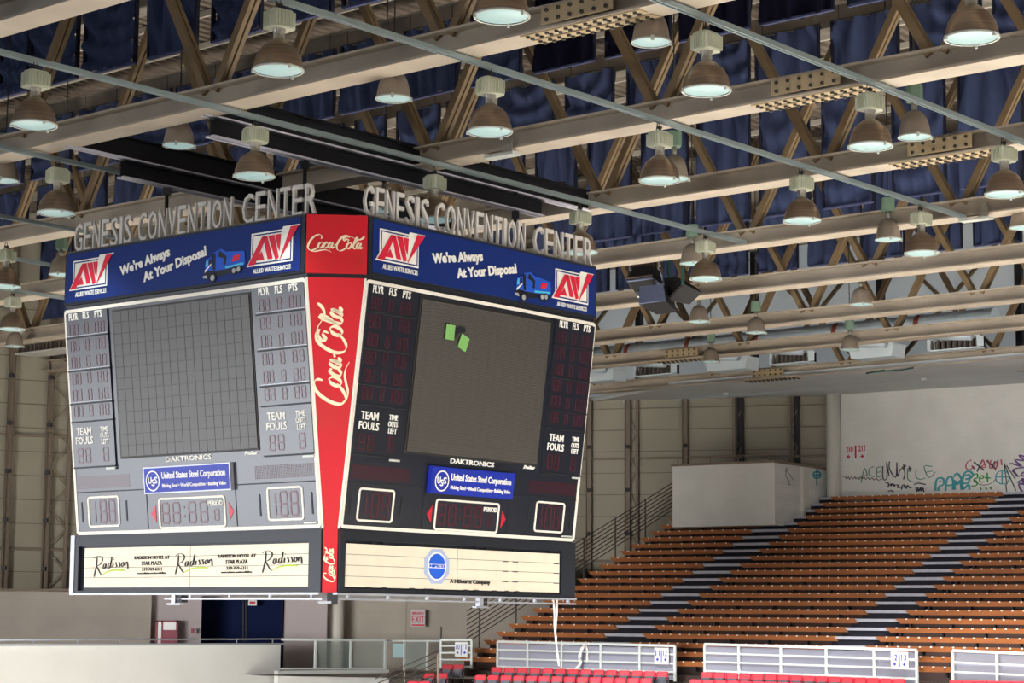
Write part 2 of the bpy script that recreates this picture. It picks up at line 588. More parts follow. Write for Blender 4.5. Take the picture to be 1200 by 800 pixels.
# sheet panels joints and girts
mj = MB(); mg = MB()
for a, b, ztop in ((W0, W1, 19), (W1, W2, 19), (W2, W3 + Vector((3, -1, 0)), ZB - 0.1)):
    d = (b - a).normalized(); n = Vector((d.y, -d.x, 0))
    z = 1.0
    while z < ztop:
        mj.bar(a + n * 0.02 + UPV * z, b + n * 0.02 + UPV * z, 0.03, 0.035)
        z += 1.14
    for z in (3.2, 8.6, 13.8):
        if z < ztop:
            mg.bar(a + n * 0.16 + UPV * z, b + n * 0.16 + UPV * z, 0.14, 0.12)
struct('trim_1', mj, m_joint)
struct('trim_2', mg, m_col)
# columns standing in front of the sheet wall
def steel_column(P, ztop, label, z0=1.0, pair=0.9, dark=False, d=None):
    d = d or (W2 - W1).normalized(); n = Vector((d.y, -d.x, 0))
    r = thing('steel_column', label, 'column', P + UPV * z0, 'steel columns on the sheet wall')
    mb = MB()
    c = P + n * 0.25
    for k in (-1, 1):
        mb.bar(c + d * 0.13 * k + UPV * z0, c + d * 0.13 * k + UPV * ztop, 0.03, 0.3, up=n)
    mb.bar(c + UPV * z0, c + UPV * ztop, 0.26, 0.03, up=n)
    mb.build('column_shaft', m_cold if dark else m_col, r)
    if pair:
        mb = MB()
        q = c + d * pair
        mb.bar(q + UPV * z0, q + UPV * ztop, 0.16, 0.16, up=n)
        mb.build('side_chord', m_col, r)
        mb = MB(); z = z0; k = 0
        while z + 1.0 < ztop:
            a, b = (c, q) if k % 2 == 0 else (q, c)
            mb.bar(a + UPV * z, b + UPV * (z + 1.0), 0.05, 0.05)
            z += 1.0; k += 1
        mb.build('lacing', m_col, r)
    mb = MB(); z = z0 + 1
    while z < ztop - 0.3:
        mb.box((c.x - 0.1, c.y - 0.25, z), (c.x + 0.1, c.y - 0.1, z + 0.18)); z += 2.28
    mb.build('clip', m_cold, r)


d12 = (W2 - W1).normalized(); d01 = (W1 - W0).normalized(); d23 = (W3 - W2).normalized()


def wall_at(px, py, a, b):
    d = (b - a).normalized(); n = Vector((d.y, -d.x, 0))
    P = onplane(px, py, a, n); return Vector((P.x, P.y, 0))


steel_column(wall_at(8, 560, W0, W1), 19, 'plain tan column on sheet wall at the left edge', 1.2, 0, d=d01)
steel_column(wall_at(55, 560, W1, W2), 19, 'laced tan column on sheet wall left of the scoreboard', 1.2, 0.95, d=d12)
for px, lab, dk, pr in ((692, 'slim column on sheet wall just right of the scoreboard', False, 0), (737, 'brown column on sheet wall left of the white box room', False, 0.5),
                        (804, 'column above the left end of the white box room', False, 0.0), (869, 'dark column above the middle of the white box room', True, -0.35),
                        (935, 'black laced column above the right end of the white box room', True, -0.4)):
    steel_column(wall_at(px, 500, W2, W3), ZB, lab, -1, pr, dk, d=d23)

# right hand white wall with its end pilaster
mb = MB(); nR = wall_quad(mb, RW0, RW1, -2, ZB)
wall_right = struct('wall_right', mb, m_wallw)
dR = (RW1 - RW0).normalized()
add_uv(wall_right, RW0, dR)
mb = MB()
pl = at(977, 500, 105.0)
mb.tube((pl.x, pl.y + 0.2, 4.0), (pl.x, pl.y + 0.2, ZB), 0.36, 20)
o = mb.build('round_pilaster', mat('cream paint', rgb(214, 212, 204), 0.7), smooth=True)
tag(o, 'white round pilaster at the left end of the graffitied wall', 'column')

# clerestory end wall above the soffit, behind the duct
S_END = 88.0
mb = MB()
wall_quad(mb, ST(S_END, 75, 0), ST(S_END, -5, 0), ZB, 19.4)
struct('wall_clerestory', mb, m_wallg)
for i in range(9):
    t = T0 + TP * (i - 4) + 0.6
    P = ST(S_END - 0.35, t, ZB)
    u_, _v = pix(P)
    if not (-50 < u_ < 1260): continue
    mb = MB(); mb.bar(P, P + UPV * 7.6, 0.34, 0.3, up=V2)
    r = thing('wall_post', 'dark upright post on the pale end wall, %s from the right' % ORD[i + 1], 'post', P, 'posts of the pale end wall')
    mb.build('post_shaft', m_cold, r)
    mb = MB()
    for a, b in ((0.3, TP / 2 - 0.3), (TP - 0.3, TP / 2 + 0.3)):
        pass
    mb.bar(P + V1 * 0.3 - V2 * 0.1 + UPV * 6.9, P + V1 * (TP - 0.3) - V2 * 0.1 + UPV * 0.3, 0.16, 0.16)
    mb.bar(P + V1 * 0.3 - V2 * 0.3 + UPV * 0.3, P + V1 * (TP - 0.3) - V2 * 0.3 + UPV * 6.9, 0.16, 0.16)
    mb.build('cross_brace', m_web, r)

# soffit: flat plaster ceiling between the last truss and the walls
mb = MB()
pa = ST(S_T[9] - 0.2, 60.5, ZB); pb = ST(S_T[9] - 0.2, 10, ZB)
poly = [pa, pb, RW1 + UPV * ZB, RW0 + UPV * ZB, W3 + UPV * ZB, W2 + Vector((0.0, 0.5, ZB))]
vs = [Vector(p) for p in poly] + [Vector(p) + UPV * 0.25 for p in poly]
n6 = len(poly)
mb.add(vs, [tuple(range(n6)), tuple(range(2 * n6 - 1, n6 - 1, -1))] + [(i, n6 + i, n6 + (i + 1) % n6, (i + 1) % n6) for i in range(n6)])
soff = struct('ceiling_soffit', mb, m_soffit)
for px, py in ((851, 460), (905, 466), (921, 467), (1083, 443), (733, 469)):
    P = atz(px, py, ZB)
    mb = MB(); mb.tube(P - UPV * 0.12, P + UPV * 0.02, 0.14, 10)
    o = mb.build('downlight', m_rim)
    tag(o, 'small round fitting on the grey soffit near the %s' % {851: 'middle', 905: 'brown columns', 921: 'white pilaster', 1083: 'right wall', 733: 'scoreboard'}[px], 'light')

# roof deck: corrugated sheets as one sheet of ribs, over pale purlins
mb = MB()
t = -10.0; pitch = 0.44
s0, s1 = 20, 88.2
prof = [(0.0, 0.0), (0.2, 0.0), (0.24, 0.12), (0.4, 0.12)]
vs = []; fs = []
while t < 118:
    for dt, dz in prof:
        vs += [ST(s0, t + dt, 19.4 + dz), ST(s1, t + dt, 19.4 + dz)]
    t += pitch
for i in range(len(vs) // 2 - 1):
    fs.append((2 * i, 2 * i + 1, 2 * i + 3, 2 * i + 2))
mb.add(vs, fs)
deck = struct('ceiling', mb, m_deck)
k = 0
s = 23.0
while s < 86:
    mb = MB()
    ta = min(t_at(-30, s, 19.1), 110); tb = max(t_at(1230, s, 19.1), -8)
    mb.bar(ST(s, ta, 19.28), ST(s, tb, 19.28), 0.09, 0.2)
    o = mb.build('roof_purlin', m_purlin)
    k += 1
    tag(o, 'thin pale purlin under the roof deck, %s from the camera' % ORD[min(k, 30)], 'beam', 'pale purlins under the deck')
    s += 2.45

# ------------------------------------------------------------------ roof trusses
XS = (-40, 1240)
for k, s in S_T.items():
    ta = min(t_at(XS[0], s), 96); tb = t_at(XS[1], s) - 2
    if k == 6: ta = t_at(57, s)
    if k >= 7: ta = min(ta, 70)
    root = thing('roof_truss', '%s roof truss from the camera, tan steel with V shaped web' % ORD[k], 'truss', ST(s, (ta + tb) / 2, ZB), 'tan roof trusses')
    # bottom chord: I section, wide flanges
    mb = MB()
    fw = 0.74
    mb.bar(ST(s, ta, ZB + 0.03), ST(s, tb, ZB + 0.03), fw, 0.05)
    mb.bar(ST(s, ta, ZB + 0.52), ST(s, tb, ZB + 0.52), fw * 0.8, 0.05)
    mb.bar(ST(s, ta, ZB + 0.28), ST(s, tb, ZB + 0.28), 0.1, 0.46)
    mb.build('bottom_chord', m_chord, root)
    mb = MB()
    mb.bar(ST(s, ta, ZTOP - 0.25), ST(s, tb, ZTOP - 0.25), 0.66, 0.05)
    mb.bar(ST(s, ta, ZTOP + 0.1), ST(s, tb, ZTOP + 0.1), 0.3, 0.66)
    mb.bar(ST(s, ta, ZTOP + 0.45), ST(s, tb, ZTOP + 0.45), 0.66, 0.05)
    mb.build('top_chord', m_roofbeam, root)
    j0 = math.floor((tb - T0) / TP); j1 = math.ceil((ta - T0) / TP)
    for j in range(j0, j1 + 1):
        tn = T0 + TP * j
        if not (tb < tn < ta): continue
        for sg in (-1, 1):
            tt = tn + sg * TP / 2
            if not (tb - 1 < tt < ta + 1): continue
            a = ST(s, tn + sg * 0.16, ZB + 0.45); b = ST(s, tt - sg * 0.12, ZTOP - 0.2)
            if pix(b)[1] > 900 or max(pix(a)[0], pix(b)[0]) < -60 or min(pix(a)[0], pix(b)[0]) > 1260: continue
            mb = MB()
            for q in (-1, 1):
                mb.bar(a + V2 * 0.085 * q, b + V2 * 0.085 * q, 0.12, 0.2, up=V2 * 0 + V1)
            mb.build('web_member', m_web, root)
    # bolted splice plates seen on the undersides
    for px in {2: (690,), 3: (955,), 4: (1110,), 8: (804,), 9: (905,), 7: ()}.get(k, ()):
        tc = t_at(px, s)
        mb = MB()
        for q in (-1, 1):
            mb.bar(ST(s + q * 0.2, tc - 1.5, ZB - 0.012), ST(s + q * 0.2, tc + 1.5, ZB - 0.012), 0.26, 0.024)
        mb.bar(ST(s - 0.39, tc - 0.9, ZB + 0.28), ST(s - 0.39, tc + 0.9, ZB + 0.28), 0.03, 0.36)
        sp = mb.build('splice_plate', m_plate, root)
        mb = MB()
        for i in range(12):
            for q in (-0.27, -0.13, 0.13, 0.27):
                P = ST(s + q, tc - 1.35 + i * 0.245, ZB - 0.024)
                mb.tube(P, P - UPV * 0.04, 0.045, 6)
        for i in range(6):
            for z in (0.18, 0.38):
                P = ST(s - 0.40, tc - 0.75 + i * 0.3, ZB + z)
                mb.tube(P, P - V2 * 0.04, 0.045, 6)
        bo = mb.build('bolts', m_dark, sp)
        bo['kind'] = 'stuff'

# small work lights clamped on the truss flanges
for px, k, lab in ((1112, 2, 'small pale work light clamped under the second truss at upper right'), (588, 3, 'small pale work light under the third truss at centre'), (1143, 5, 'small pale work light under the fifth truss on the right')):
    s = S_T[k] - 0.3; t = t_at(px, s)
    r = thing('work_light', lab, 'light', ST(s, t, ZB - 0.2), 'small work lights on the trusses')
    mb = MB(); mb.bar(ST(s, t - 0.5, ZB - 0.12), ST(s, t + 0.45, ZB - 0.12), 0.34, 0.07); mb.build('reflector', m_rim, r)
    mb = MB(); mb.prism([(0, 0), (0.34, 0), (0.05, 0.42)], -0.03, 0.03, Matrix.Translation(ST(s - 0.16, t - 0.5, ZB - 0.1)) @ Matrix.Rotation(TY + PI / 2, 4, 'Z') @ Matrix.Rotation(PI / 2, 4, 'X')); mb.build('bracket', m_neck, r)

# ------------------------------------------------------------------ strut channels the lamps hang from
STRUTS = []
for i, (t, send, lab) in enumerate(((35.2, 52.2, 'galvanised lamp strut passing in front of the scoreboard letters'), (28.0, 52.7, 'long galvanised lamp strut crossing the middle trusses'),
                               (22.4, 60, 'galvanised lamp strut from top centre down to the right edge'), (16.7, 60, 'galvanised lamp strut at the upper right corner'), (42.5, 52.0, 'galvanised lamp strut meeting the black beams on the left'),
                               (50.0, 52.0, 'galvanised lamp strut behind the left letters'), (55.7, 54.0, 'lower galvanised lamp strut left of the scoreboard'), (61.2, 54.0, 'lowest galvanised lamp strut at the left edge'))):
    root = thing('lamp_strut', lab, 'strut', ST(20, t, ZB - 0.1), 'galvanised lamp struts')
    mb = MB()
    zc = ZB - 0.09
    for q in (-1, 1):
        mb.bar(ST(18, t + q * 0.05, zc), ST(send, t + q * 0.05, zc), 0.03, 0.11)
    mb.bar(ST(18, t, zc + 0.045), ST(send, t, zc + 0.045), 0.1, 0.02)
    mb.build('channel', m_conduit, root)
    for k, s in S_T.items():
        if s < send:
            mb = MB()
            mb.bar(ST(s + 0.48, t + 0.14, ZB - 0.02), ST(s + 0.48, t + 0.14, ZB + 0.14), 0.16, 0.1, up=V1)
            mb.build('beam_clamp', m_orange, root)

# ------------------------------------------------------------------ high bay lamps


def make_high_bay(label):
    r = tag(put('high_bay_lamp', None, None, Matrix.Identity(4)), label, 'lamp', 'high bay lamps with ribbed ballast boxes')
    # z = 0 at the lens, hangs up to 1.2
    mb = MB()
    mb.lathe([(0.455, 0.0), (0.475, 0.02), (0.47, 0.06), (0.46, 0.09), (0.455, 0.16), (0.435, 0.2), (0.42, 0.29), (0.385, 0.33), (0.345, 0.42), (0.29, 0.47), (0.22, 0.53), (0.16, 0.57), (0.12, 0.59)], 28)
    mb.build('shade', m_brass, r, Matrix.Identity(4), smooth=True)
    mb = MB(); mb.lathe([(0.0, -0.035), (0.2, -0.03), (0.38, -0.012), (0.452, 0.012)], 28)
    mb.build('lens', m_lens, r, Matrix.Identity(4), smooth=True)
    mb = MB(); mb.lathe([(0.45, -0.005), (0.485, -0.01), (0.49, 0.02), (0.47, 0.035)], 28)
    for a in (0.4, 2.5, 4.6):
        mb.box((-0.02, -0.02, -0.05), (0.03, 0.02, 0.03), Matrix.Rotation(a, 4, 'Z') @ Matrix.Translation((0.47, 0, 0)))
    mb.build('lens_ring', m_rim, r, Matrix.Identity(4))
    mb = MB(); mb.lathe([(0.12, 0.58), (0.1, 0.62), (0.1, 0.74), (0.125, 0.78), (0.125, 0.8)], 16)
    for z in (0.64, 0.68, 0.72):
        mb.lathe([(0.1, z), (0.118, z + 0.01), (0.1, z + 0.02)], 16)
    mb.build('neck', m_neck, r, Matrix.Identity(4), smooth=True)
    mb = MB()
    pts = [(-0.26, -0.14), (-0.18, -0.2), (0.18, -0.2), (0.26, -0.14), (0.26, 0.14), (0.18, 0.2), (-0.18, 0.2), (-0.26, 0.14)]
    mb.prism(pts, 0.8, 1.12); mb.prism([(x * 0.85, y * 0.85) for x, y in pts], 1.12, 1.16)
    for i in range(9):
        x = -0.2 + i * 0.05
        mb.box((x - 0.009, -0.235, 0.82), (x + 0.009, 0.235, 1.10))
    for i in range(5):
        y = -0.1 + i * 0.05
        mb.box((-0.29, y - 0.009, 0.82), (0.29, y + 0.009, 1.10))
    mb.build('ballast_box', m_ballast, r, Matrix.Identity(4))
    mb = MB()
    mb.tube((0, 0, 1.16), (0, 0, 1.26), 0.02, 6)
    mb.lathe([(0.05, 1.24), (0.07, 1.27), (0.05, 1.3), (0.03, 1.27), (0.05, 1.24)], 8)
    mb.tube((-0.1, 0.02, 1.16), (-0.02, 0.04, 1.42), 0.012, 5); mb.tube((0.1, 0.02, 1.16), (0.02, 0.04, 1.42), 0.012, 5)
    mb.build('hook', m_dark, r, Matrix.Identity(4))
    return r


def make_bell(label):
    r = tag(put('bell_lamp', None, None, Matrix.Identity(4)), label, 'lamp', 'smooth bell lamps in the roof')
    mb = MB()
    mb.lathe([(0.36, 0.0), (0.365, 0.03), (0.35, 0.1), (0.335, 0.2), (0.31, 0.32), (0.27, 0.44), (0.22, 0.52), (0.15, 0.58), (0.08, 0.6)], 26)
    mb.build('shade', m_bell, r, Matrix.Identity(4), smooth=True)
    mb = MB(); mb.lathe([(0.0, -0.03), (0.2, -0.024), (0.352, 0.01)], 24)
    mb.build('lens', m_lens, r, Matrix.Identity(4), smooth=True)
    mb = MB(); mb.lathe([(0.35, -0.005), (0.38, -0.008), (0.38, 0.02), (0.362, 0.03)], 24)
    mb.box((-0.03, -0.4, -0.06), (0.03, -0.36, 0.04)); mb.box((0.36, -0.02, -0.05), (0.4, 0.02, 0.03))
    mb.build('lens_ring', m_rim, r, Matrix.Identity(4))
    mb = MB(); mb.tube((0, 0, 0.59), (0, 0, 0.82), 0.07, 12)
    mb.build('neck', m_neck, r, Matrix.Identity(4), smooth=True)
    mb = MB()
    mb.prism([(-0.16, -0.12), (-0.1, -0.17), (0.1, -0.17), (0.16, -0.12), (0.16, 0.12), (0.1, 0.17), (-0.1, 0.17), (-0.16, 0.12)], 0.82, 1.2)
    for i in range(5):
        mb.box((-0.18, -0.1 + i * 0.05 - 0.008, 0.85), (0.18, -0.1 + i * 0.05 + 0.008, 1.17))
    mb.build('ballast_box', m_ballast_g, r, Matrix.Identity(4))
    mb = MB(); mb.tube((0, 0, 1.2), (0, 0, 7.9), 0.018, 6)
    mb.build('hanger_rod', m_dark, r, Matrix.Identity(4))
    return r


def dup(root, M, label=None, group=None):
    r = root.copy(); COL.objects.link(r); r.matrix_basis = M; WM[r.name] = M
    if label: r['label'] = label
    if group: r['group'] = group
    for ch in list(root.children):
        c = ch.copy(); COL.objects.link(c); c.parent = r
        for g in list(ch.children):
            d = g.copy(); COL.objects.link(d); d.parent = c
    return r


HB = [(40, 147, 'big bronze high bay lamp at upper left beside a tan web member'), (326, 83, 'bronze high bay lamp at the top left, above the second chord'),
      (588, 20, 'bronze high bay lamp cut by the top edge, left of centre'), (574, 155, 'bronze high bay lamp in the top centre over the third chord'),
      (828, 107, 'bronze high bay lamp with orange clamp near the top middle right'), (1139, 45, 'largest bronze high bay lamp, near the top right corner'),
      (1020, 172, 'bronze high bay lamp in front of the fourth chord beside a smooth bell lamp'), (298, 207, 'bronze high bay lamp right above the left letters CENTER'),
      (66, 250, 'bronze high bay lamp just left of the word GENESIS'), (773, 212, 'bronze high bay lamp with a bell lamp overlapping behind it'),
      (940, 259, 'bronze high bay lamp over the fifth chord at middle right'), (1178, 228, 'bronze high bay lamp at the right edge of the picture'),
      (1080, 297, 'bronze high bay lamp under the end of the long strut on the right'), (827, 327, 'bronze high bay lamp just right of the hanging loudspeakers'),
      (680, 296, 'high bay lamp half hidden by the right hand letters CENTER'), (14, 386, 'lowest high bay lamp at the left edge'),
      (6, 336, 'pale high bay lamp cut by the left edge, above the lowest one'), (509, 258, 'dark high bay lamp behind the right hand letters GENESIS')]
proto = None
for i, (px, py, lab) in enumerate(HB):
    P = atz(px, py, 10.2)
    M = Matrix.Translation(P) @ Matrix.Rotation(TY + random.uniform(-0.25, 0.25), 4, 'Z')
    if proto is None:
        proto = make_high_bay(lab); r = proto
        r.matrix_basis = M; WM[r.name] = M
    else:
        r = dup(proto, M, lab)
    l = bpy.data.lights.new('lamp_light', 'SPOT'); l.energy = 220; l.spot_size = 1.9; l.spot_blend = 0.6; l.shadow_soft_size = 0.3; l.color = (0.93, 1.0, 0.98)
    lo = bpy.data.objects.new('lamp_light', l); COL.objects.link(lo); lo.parent = r; lo.location = (0, 0, -0.1)
BL = [(209.5, 171, 'smooth bell lamp under the second chord left of centre'), (461, 116, 'smooth bell lamp under the second chord at centre'), (763, 50, 'smooth bell lamp under the second chord near the top'),
      (1072, 161, 'smooth bell lamp with green box at upper right'), (790, 210, 'smooth bell lamp tucked behind a bronze high bay lamp'), (5, 212, 'smooth bell lamp cut by the left edge'),
      (1041, 281, 'smooth bell lamp with green box left of a bronze lamp on the right'), (811, 309, 'smooth bell lamp behind the loudspeakers lamp'), (1009, 357, 'narrow bell lamp hanging before the pale end wall on the right'),
      (819, 377, 'narrow bell lamp hanging before the pale end wall near the scoreboard'), (833, 424, 'far bell lamp under the duct, left of the middle'), (996, 410, 'far bell lamp under the duct, right of the middle'),
      (1199, 267, 'smooth bell lamp cut by the right edge'), (71, 322, 'bell lamp half hidden by the left side of the scoreboard'), (17, 406, 'flat pale lamp at the left edge below the trusses'),
      (886, 390, 'small far lamp in front of the spiral duct'), (450, 247, 'bell lamp behind the right hand word CONVENTION')]
protob = None
for i, (px, py, lab) in enumerate(BL):
    P = atz(px, py, 11.3)
    M = Matrix.Translation(P) @ Matrix.Diagonal((1.04, 1.04, 1.04, 1))
    if protob is None:
        protob = make_bell(lab); r = protob; r.matrix_basis = M; WM[r.name] = M
    else:
        r = dup(protob, M, lab)

# ------------------------------------------------------------------ black beams carrying the scoreboard
for t, sa, sb, zt, zb, lab in ((41.5, 31.3, 45.8, 12.28, 11.7, 'upper black beam on the left above the letters'), (41.5, 33.05, 44.5, 11.66, 11.2, 'lower black beam hung under the left one'),
                          (36.3, 31.3, 45.8, 12.28, 11.7, 'upper black beam crossing the centre of the roof'), (36.3, 31.5, 43.7, 11.66, 11.22, 'lower black beam hung under the centre one')):
    root = thing('support_beam', lab, 'beam', ST((sa + sb) / 2, t, zb))
    mb = MB()
    mb.bar(ST(sa, t, (zt + zb) / 2), ST(sb, t, (zt + zb) / 2), 0.05, zt - zb)
    mb.bar(ST(sa, t, zt - 0.02), ST(sb, t, zt - 0.02), 0.3, 0.04)
    mb.build('beam_web', m_black, root)
    mb = MB(); mb.bar(ST(sa, t, zb + 0.02), ST(sb, t, zb + 0.02), 0.3, 0.04)
    mb.build('bottom_flange', m_flange, root)
    mb = MB()
    for s in (sa + 1.2, sb - 1.2):
        mb.box((-0.12, -0.1, zt - 0.05), (0.12, 0.1, zt + 0.08), Matrix.Translation(ST(s, t, 0)))
    mb.build('hanger_bracket', m_black, root)
for s in (34.6, 42.6):
    for t in (41.5, 36.3):
        zb_ = 9.46
        mb = MB(); mb.tube(ST(s, t, zb_), ST(s, t, 11.3), 0.05, 8); mb.box((-0.1, -0.06, 11.0), (0.1, 0.06, 11.2), Matrix.Translation(ST(s, t, 0)))
        o = mb.build('hanger_rod', m_black)
        tag(o, 'black hanger between the %s beam and the %s scoreboard top' % ('left' if t > 37 else 'centre', 'near' if s < 38 else 'far'), 'hanger')

# ------------------------------------------------------------------ banners hanging from the top chords


def cloth_mesh(w, h, seed, style):
    rnd = random.Random(seed)
    nx, nz = 26, 12
    ph = [rnd.uniform(0, 6.28) for _ in range(6)]
    cxp = rnd.uniform(0.2, 0.8)
    vs = []; fs = []
    for j in range(nz + 1):
        v = j / nz
        for i in range(nx + 1):
            u = i / nx
            fan = (u - cxp) / (0.35 + 0.9 * v)
            d = 0.045 * math.sin(9 * fan + ph[0]) * (0.4 + 0.6 * (1 - v)) + 0.03 * math.sin(17 * u + ph[1] + 2.5 * v) + 0.02 * math.sin(31 * u + ph[2] - 3 * v)
            if style == 1:
                d = 0.04 * math.sin(8 * math.hypot(u - cxp, v * 1.3) * 2.2 + ph[3]) + 0.02 * math.sin(24 * u + ph[4])
            d *= 2.6
            edge = 0.02 * math.sin(5 * v + ph[5])
            vs.append(((u - 0.5) * (w + edge), d, -h * v + 0.02 * math.sin(6 * u + ph[2]) * v))
    for j in range(nz):
        for i in range(nx):
            a = j * (nx + 1) + i
            fs.append((a, a + nx + 1, a + nx + 2, a + 1))
    me = bpy.data.meshes.new('cloth')
    me.from_pydata(vs, [], fs)
    me.polygons.foreach_set('use_smooth', [True] * len(fs))
    me.materials.append(m_cloth)
    return me


def hem_meshes(w, h):
    mb = MB()
    mb.box((w / 2 - 0.035, -0.05, -h), (w / 2 + 0.035, 0.05, 0))
    a = mb.mesh('side_hem', m_hemd)
    mb = MB(); mb.box((-w / 2, -0.05, -h - 0.03), (w / 2, 0.05, -h + 0.03))
    b = mb.mesh('bottom_hem', m_hem)
    mb = MB(); mb.tube((-w / 2 - 0.05, 0, 0.03), (w / 2 + 0.05, 0, 0.03), 0.03, 6)
    for q in (-0.4, 0.4):
        mb.tube((q * w, 0, 0.03), (q * w, 0, 0.5), 0.012, 4)
    c = mb.mesh('hanging_pole', m_dark)
    return a, b, c


# rows: truss, [(left px, right px)], bottom z, top z, dark, name of the row
BROWS = [
    (2.35, [(-60, -4), (2, 33), (37, 91), (102, 158), (175, 232), (248, 309), (330, 388), (404, 470), (488, 556), (575, 648), (668, 742), (762, 838), (858, 936), (955, 1040), (1060, 1150), (1170, 1260)], None, 12.0, (629, 1100), 'nearest row'),
    (4, [(-25, 28), (38, 84), (94, 140), (151, 198), (206, 257), (268, 322), (335, 391), (401, 460), (475, 535), (551, 612), (629, 696), (711, 785), (800, 875), (893, 975), (996, 1072), (1095, 1180)], 16.0, 18.2, (600, 960), 'row under the fourth truss'),
    (5, [(-10, 32), (44, 84), (94, 125), (136, 168), (176, 200), (212, 254), (265, 310), (322, 364), (374, 404), (416, 452), (465, 515), (525, 573), (585, 649), (662, 720), (735, 796), (810, 876), (885, 961), (977, 1051), (1070, 1147), (1165, 1250)], 15.9, 18.2, None, 'row under the fifth truss'),
    (6, [(0, 38), (48, 84), (575, 613), (627, 676), (689, 740), (752, 806), (819, 877), (890, 950), (964, 1023), (1044, 1110), (1126, 1197)], 14.2, 18.2, None, 'row under the sixth truss'),
    (7, [(0, 38), (46, 80), (645, 697), (707, 754), (766, 811), (826, 876), (889, 942), (954, 1009), (1025, 1080), (1096, 1156), (1172, 1230)], 15.0, 18.2, None, 'row under the seventh truss'),
    (8, [(690, 713), (724, 768), (779, 820), (832, 876), (889, 934), (947, 995), (1010, 1059), (1074, 1127), (1140, 1195)], 15.35, 18.3, None, 'farthest row'),
]
_bm = {}
nban = 0


def boardhide(x, y):
    return 90 < x < 680 and y > 262 + abs(x - 395) * 0.14


for k, spans, zbm, ztp, darkr, rowname in BROWS:
    if k == 2.35:
        s = 32.0; zbm = 13.72; ztp = 15.45
    else:
        s = S_T[k] - 0.55 if k != 8 else S_T[k] + 0.4
    cnt = 0
    for a, b in spans:
        zm = (zbm + ztp) / 2
        ta = t_at(a, s, zm); tb = t_at(b, s, zm)
        w = abs(ta - tb); c = ST(s, (ta + tb) / 2, ztp)
        pxm, pym = pix(c - UPV * (ztp - zbm))
        if pxm < -60 or pxm > 1260 or pym < -25: continue
        if boardhide(pxm, pix(c)[1]): continue
        cnt += 1
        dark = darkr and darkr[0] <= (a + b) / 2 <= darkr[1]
        wq = round(w * 4) / 4; h = ztp - zbm; st = random.randint(0, 3)
        key = (wq, round(h, 1), st)
        if key not in _bm:
            _bm[key] = (cloth_mesh(wq, h, len(_bm), st % 2), *hem_meshes(wq, h))
        M = Matrix.Translation(c) @ Matrix.Rotation(TY - PI / 2, 4, 'Z') @ Matrix.Diagonal((w / wq, 1, 1, 1))
        M = Matrix.Translation(c) @ Matrix.Rotation(TY - PI / 2 + random.uniform(-0.04, 0.04), 4, 'Z')
        me4 = _bm[key]
        lab = '%s cloth banner, %s from the left in the %s' % ('near black' if dark else 'navy', ORD[cnt], rowname)
        r = tag(put('hanging_banner', None, None, M), lab, 'banner', 'navy banners, ' + rowname)
        put('side_hem', me4[1], r, M @ Matrix.Translation((-wq, 0, 0)))
        for nm, me in zip(('cloth', 'side_hem', 'bottom_hem', 'hanging_pole'), me4):
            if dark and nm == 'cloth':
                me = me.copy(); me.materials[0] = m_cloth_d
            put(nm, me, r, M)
        nban += 1

# ------------------------------------------------------------------ spiral duct with hoods and grilles
root = thing('ventilation_duct', 'long galvanised spiral duct behind the far trusses above the soffit', 'duct', ST(79, 52, 12.2))
mb = MB()
ta, tb = 66.5, 40.6
prof = []; nseg = 120
r0 = 0.52
for i in range(nseg + 1):
    t = ta + (tb - ta) * i / nseg
    prof.append((r0 + (0.018 if i % 2 else 0.0), i))
nr = 20; vs = []; fs = []
for i, (rr, _) in enumerate(prof):
    t = ta + (tb - ta) * i / nseg
    for q in range(nr):
        a = 2 * PI * q / nr
        vs.append(ST(79 + rr * math.cos(a), t, 12.82 + rr * math.sin(a)))
for i in range(nseg):
    for q in range(nr):
        fs.append((i * nr + q, i * nr + (q + 1) % nr, (i + 1) * nr + (q + 1) % nr, (i + 1) * nr + q))
fs.append(tuple(range(nr))); fs.append(tuple(range((nseg + 1) * nr - 1, nseg * nr - 1, -1)))
mb.add(vs, fs)
mb.build('duct_body', m_duct, root)
for px in (741, 812, 893, 984, 1080):
    t = t_at(px, 79, 12.8)
    mb = MB(); mb.tube(ST(79, t - 0.12, 12.82), ST(79, t + 0.12, 12.82), 0.56, 20, caps=False)
    mb.build('duct_band', m_ductband, root, smooth=True)
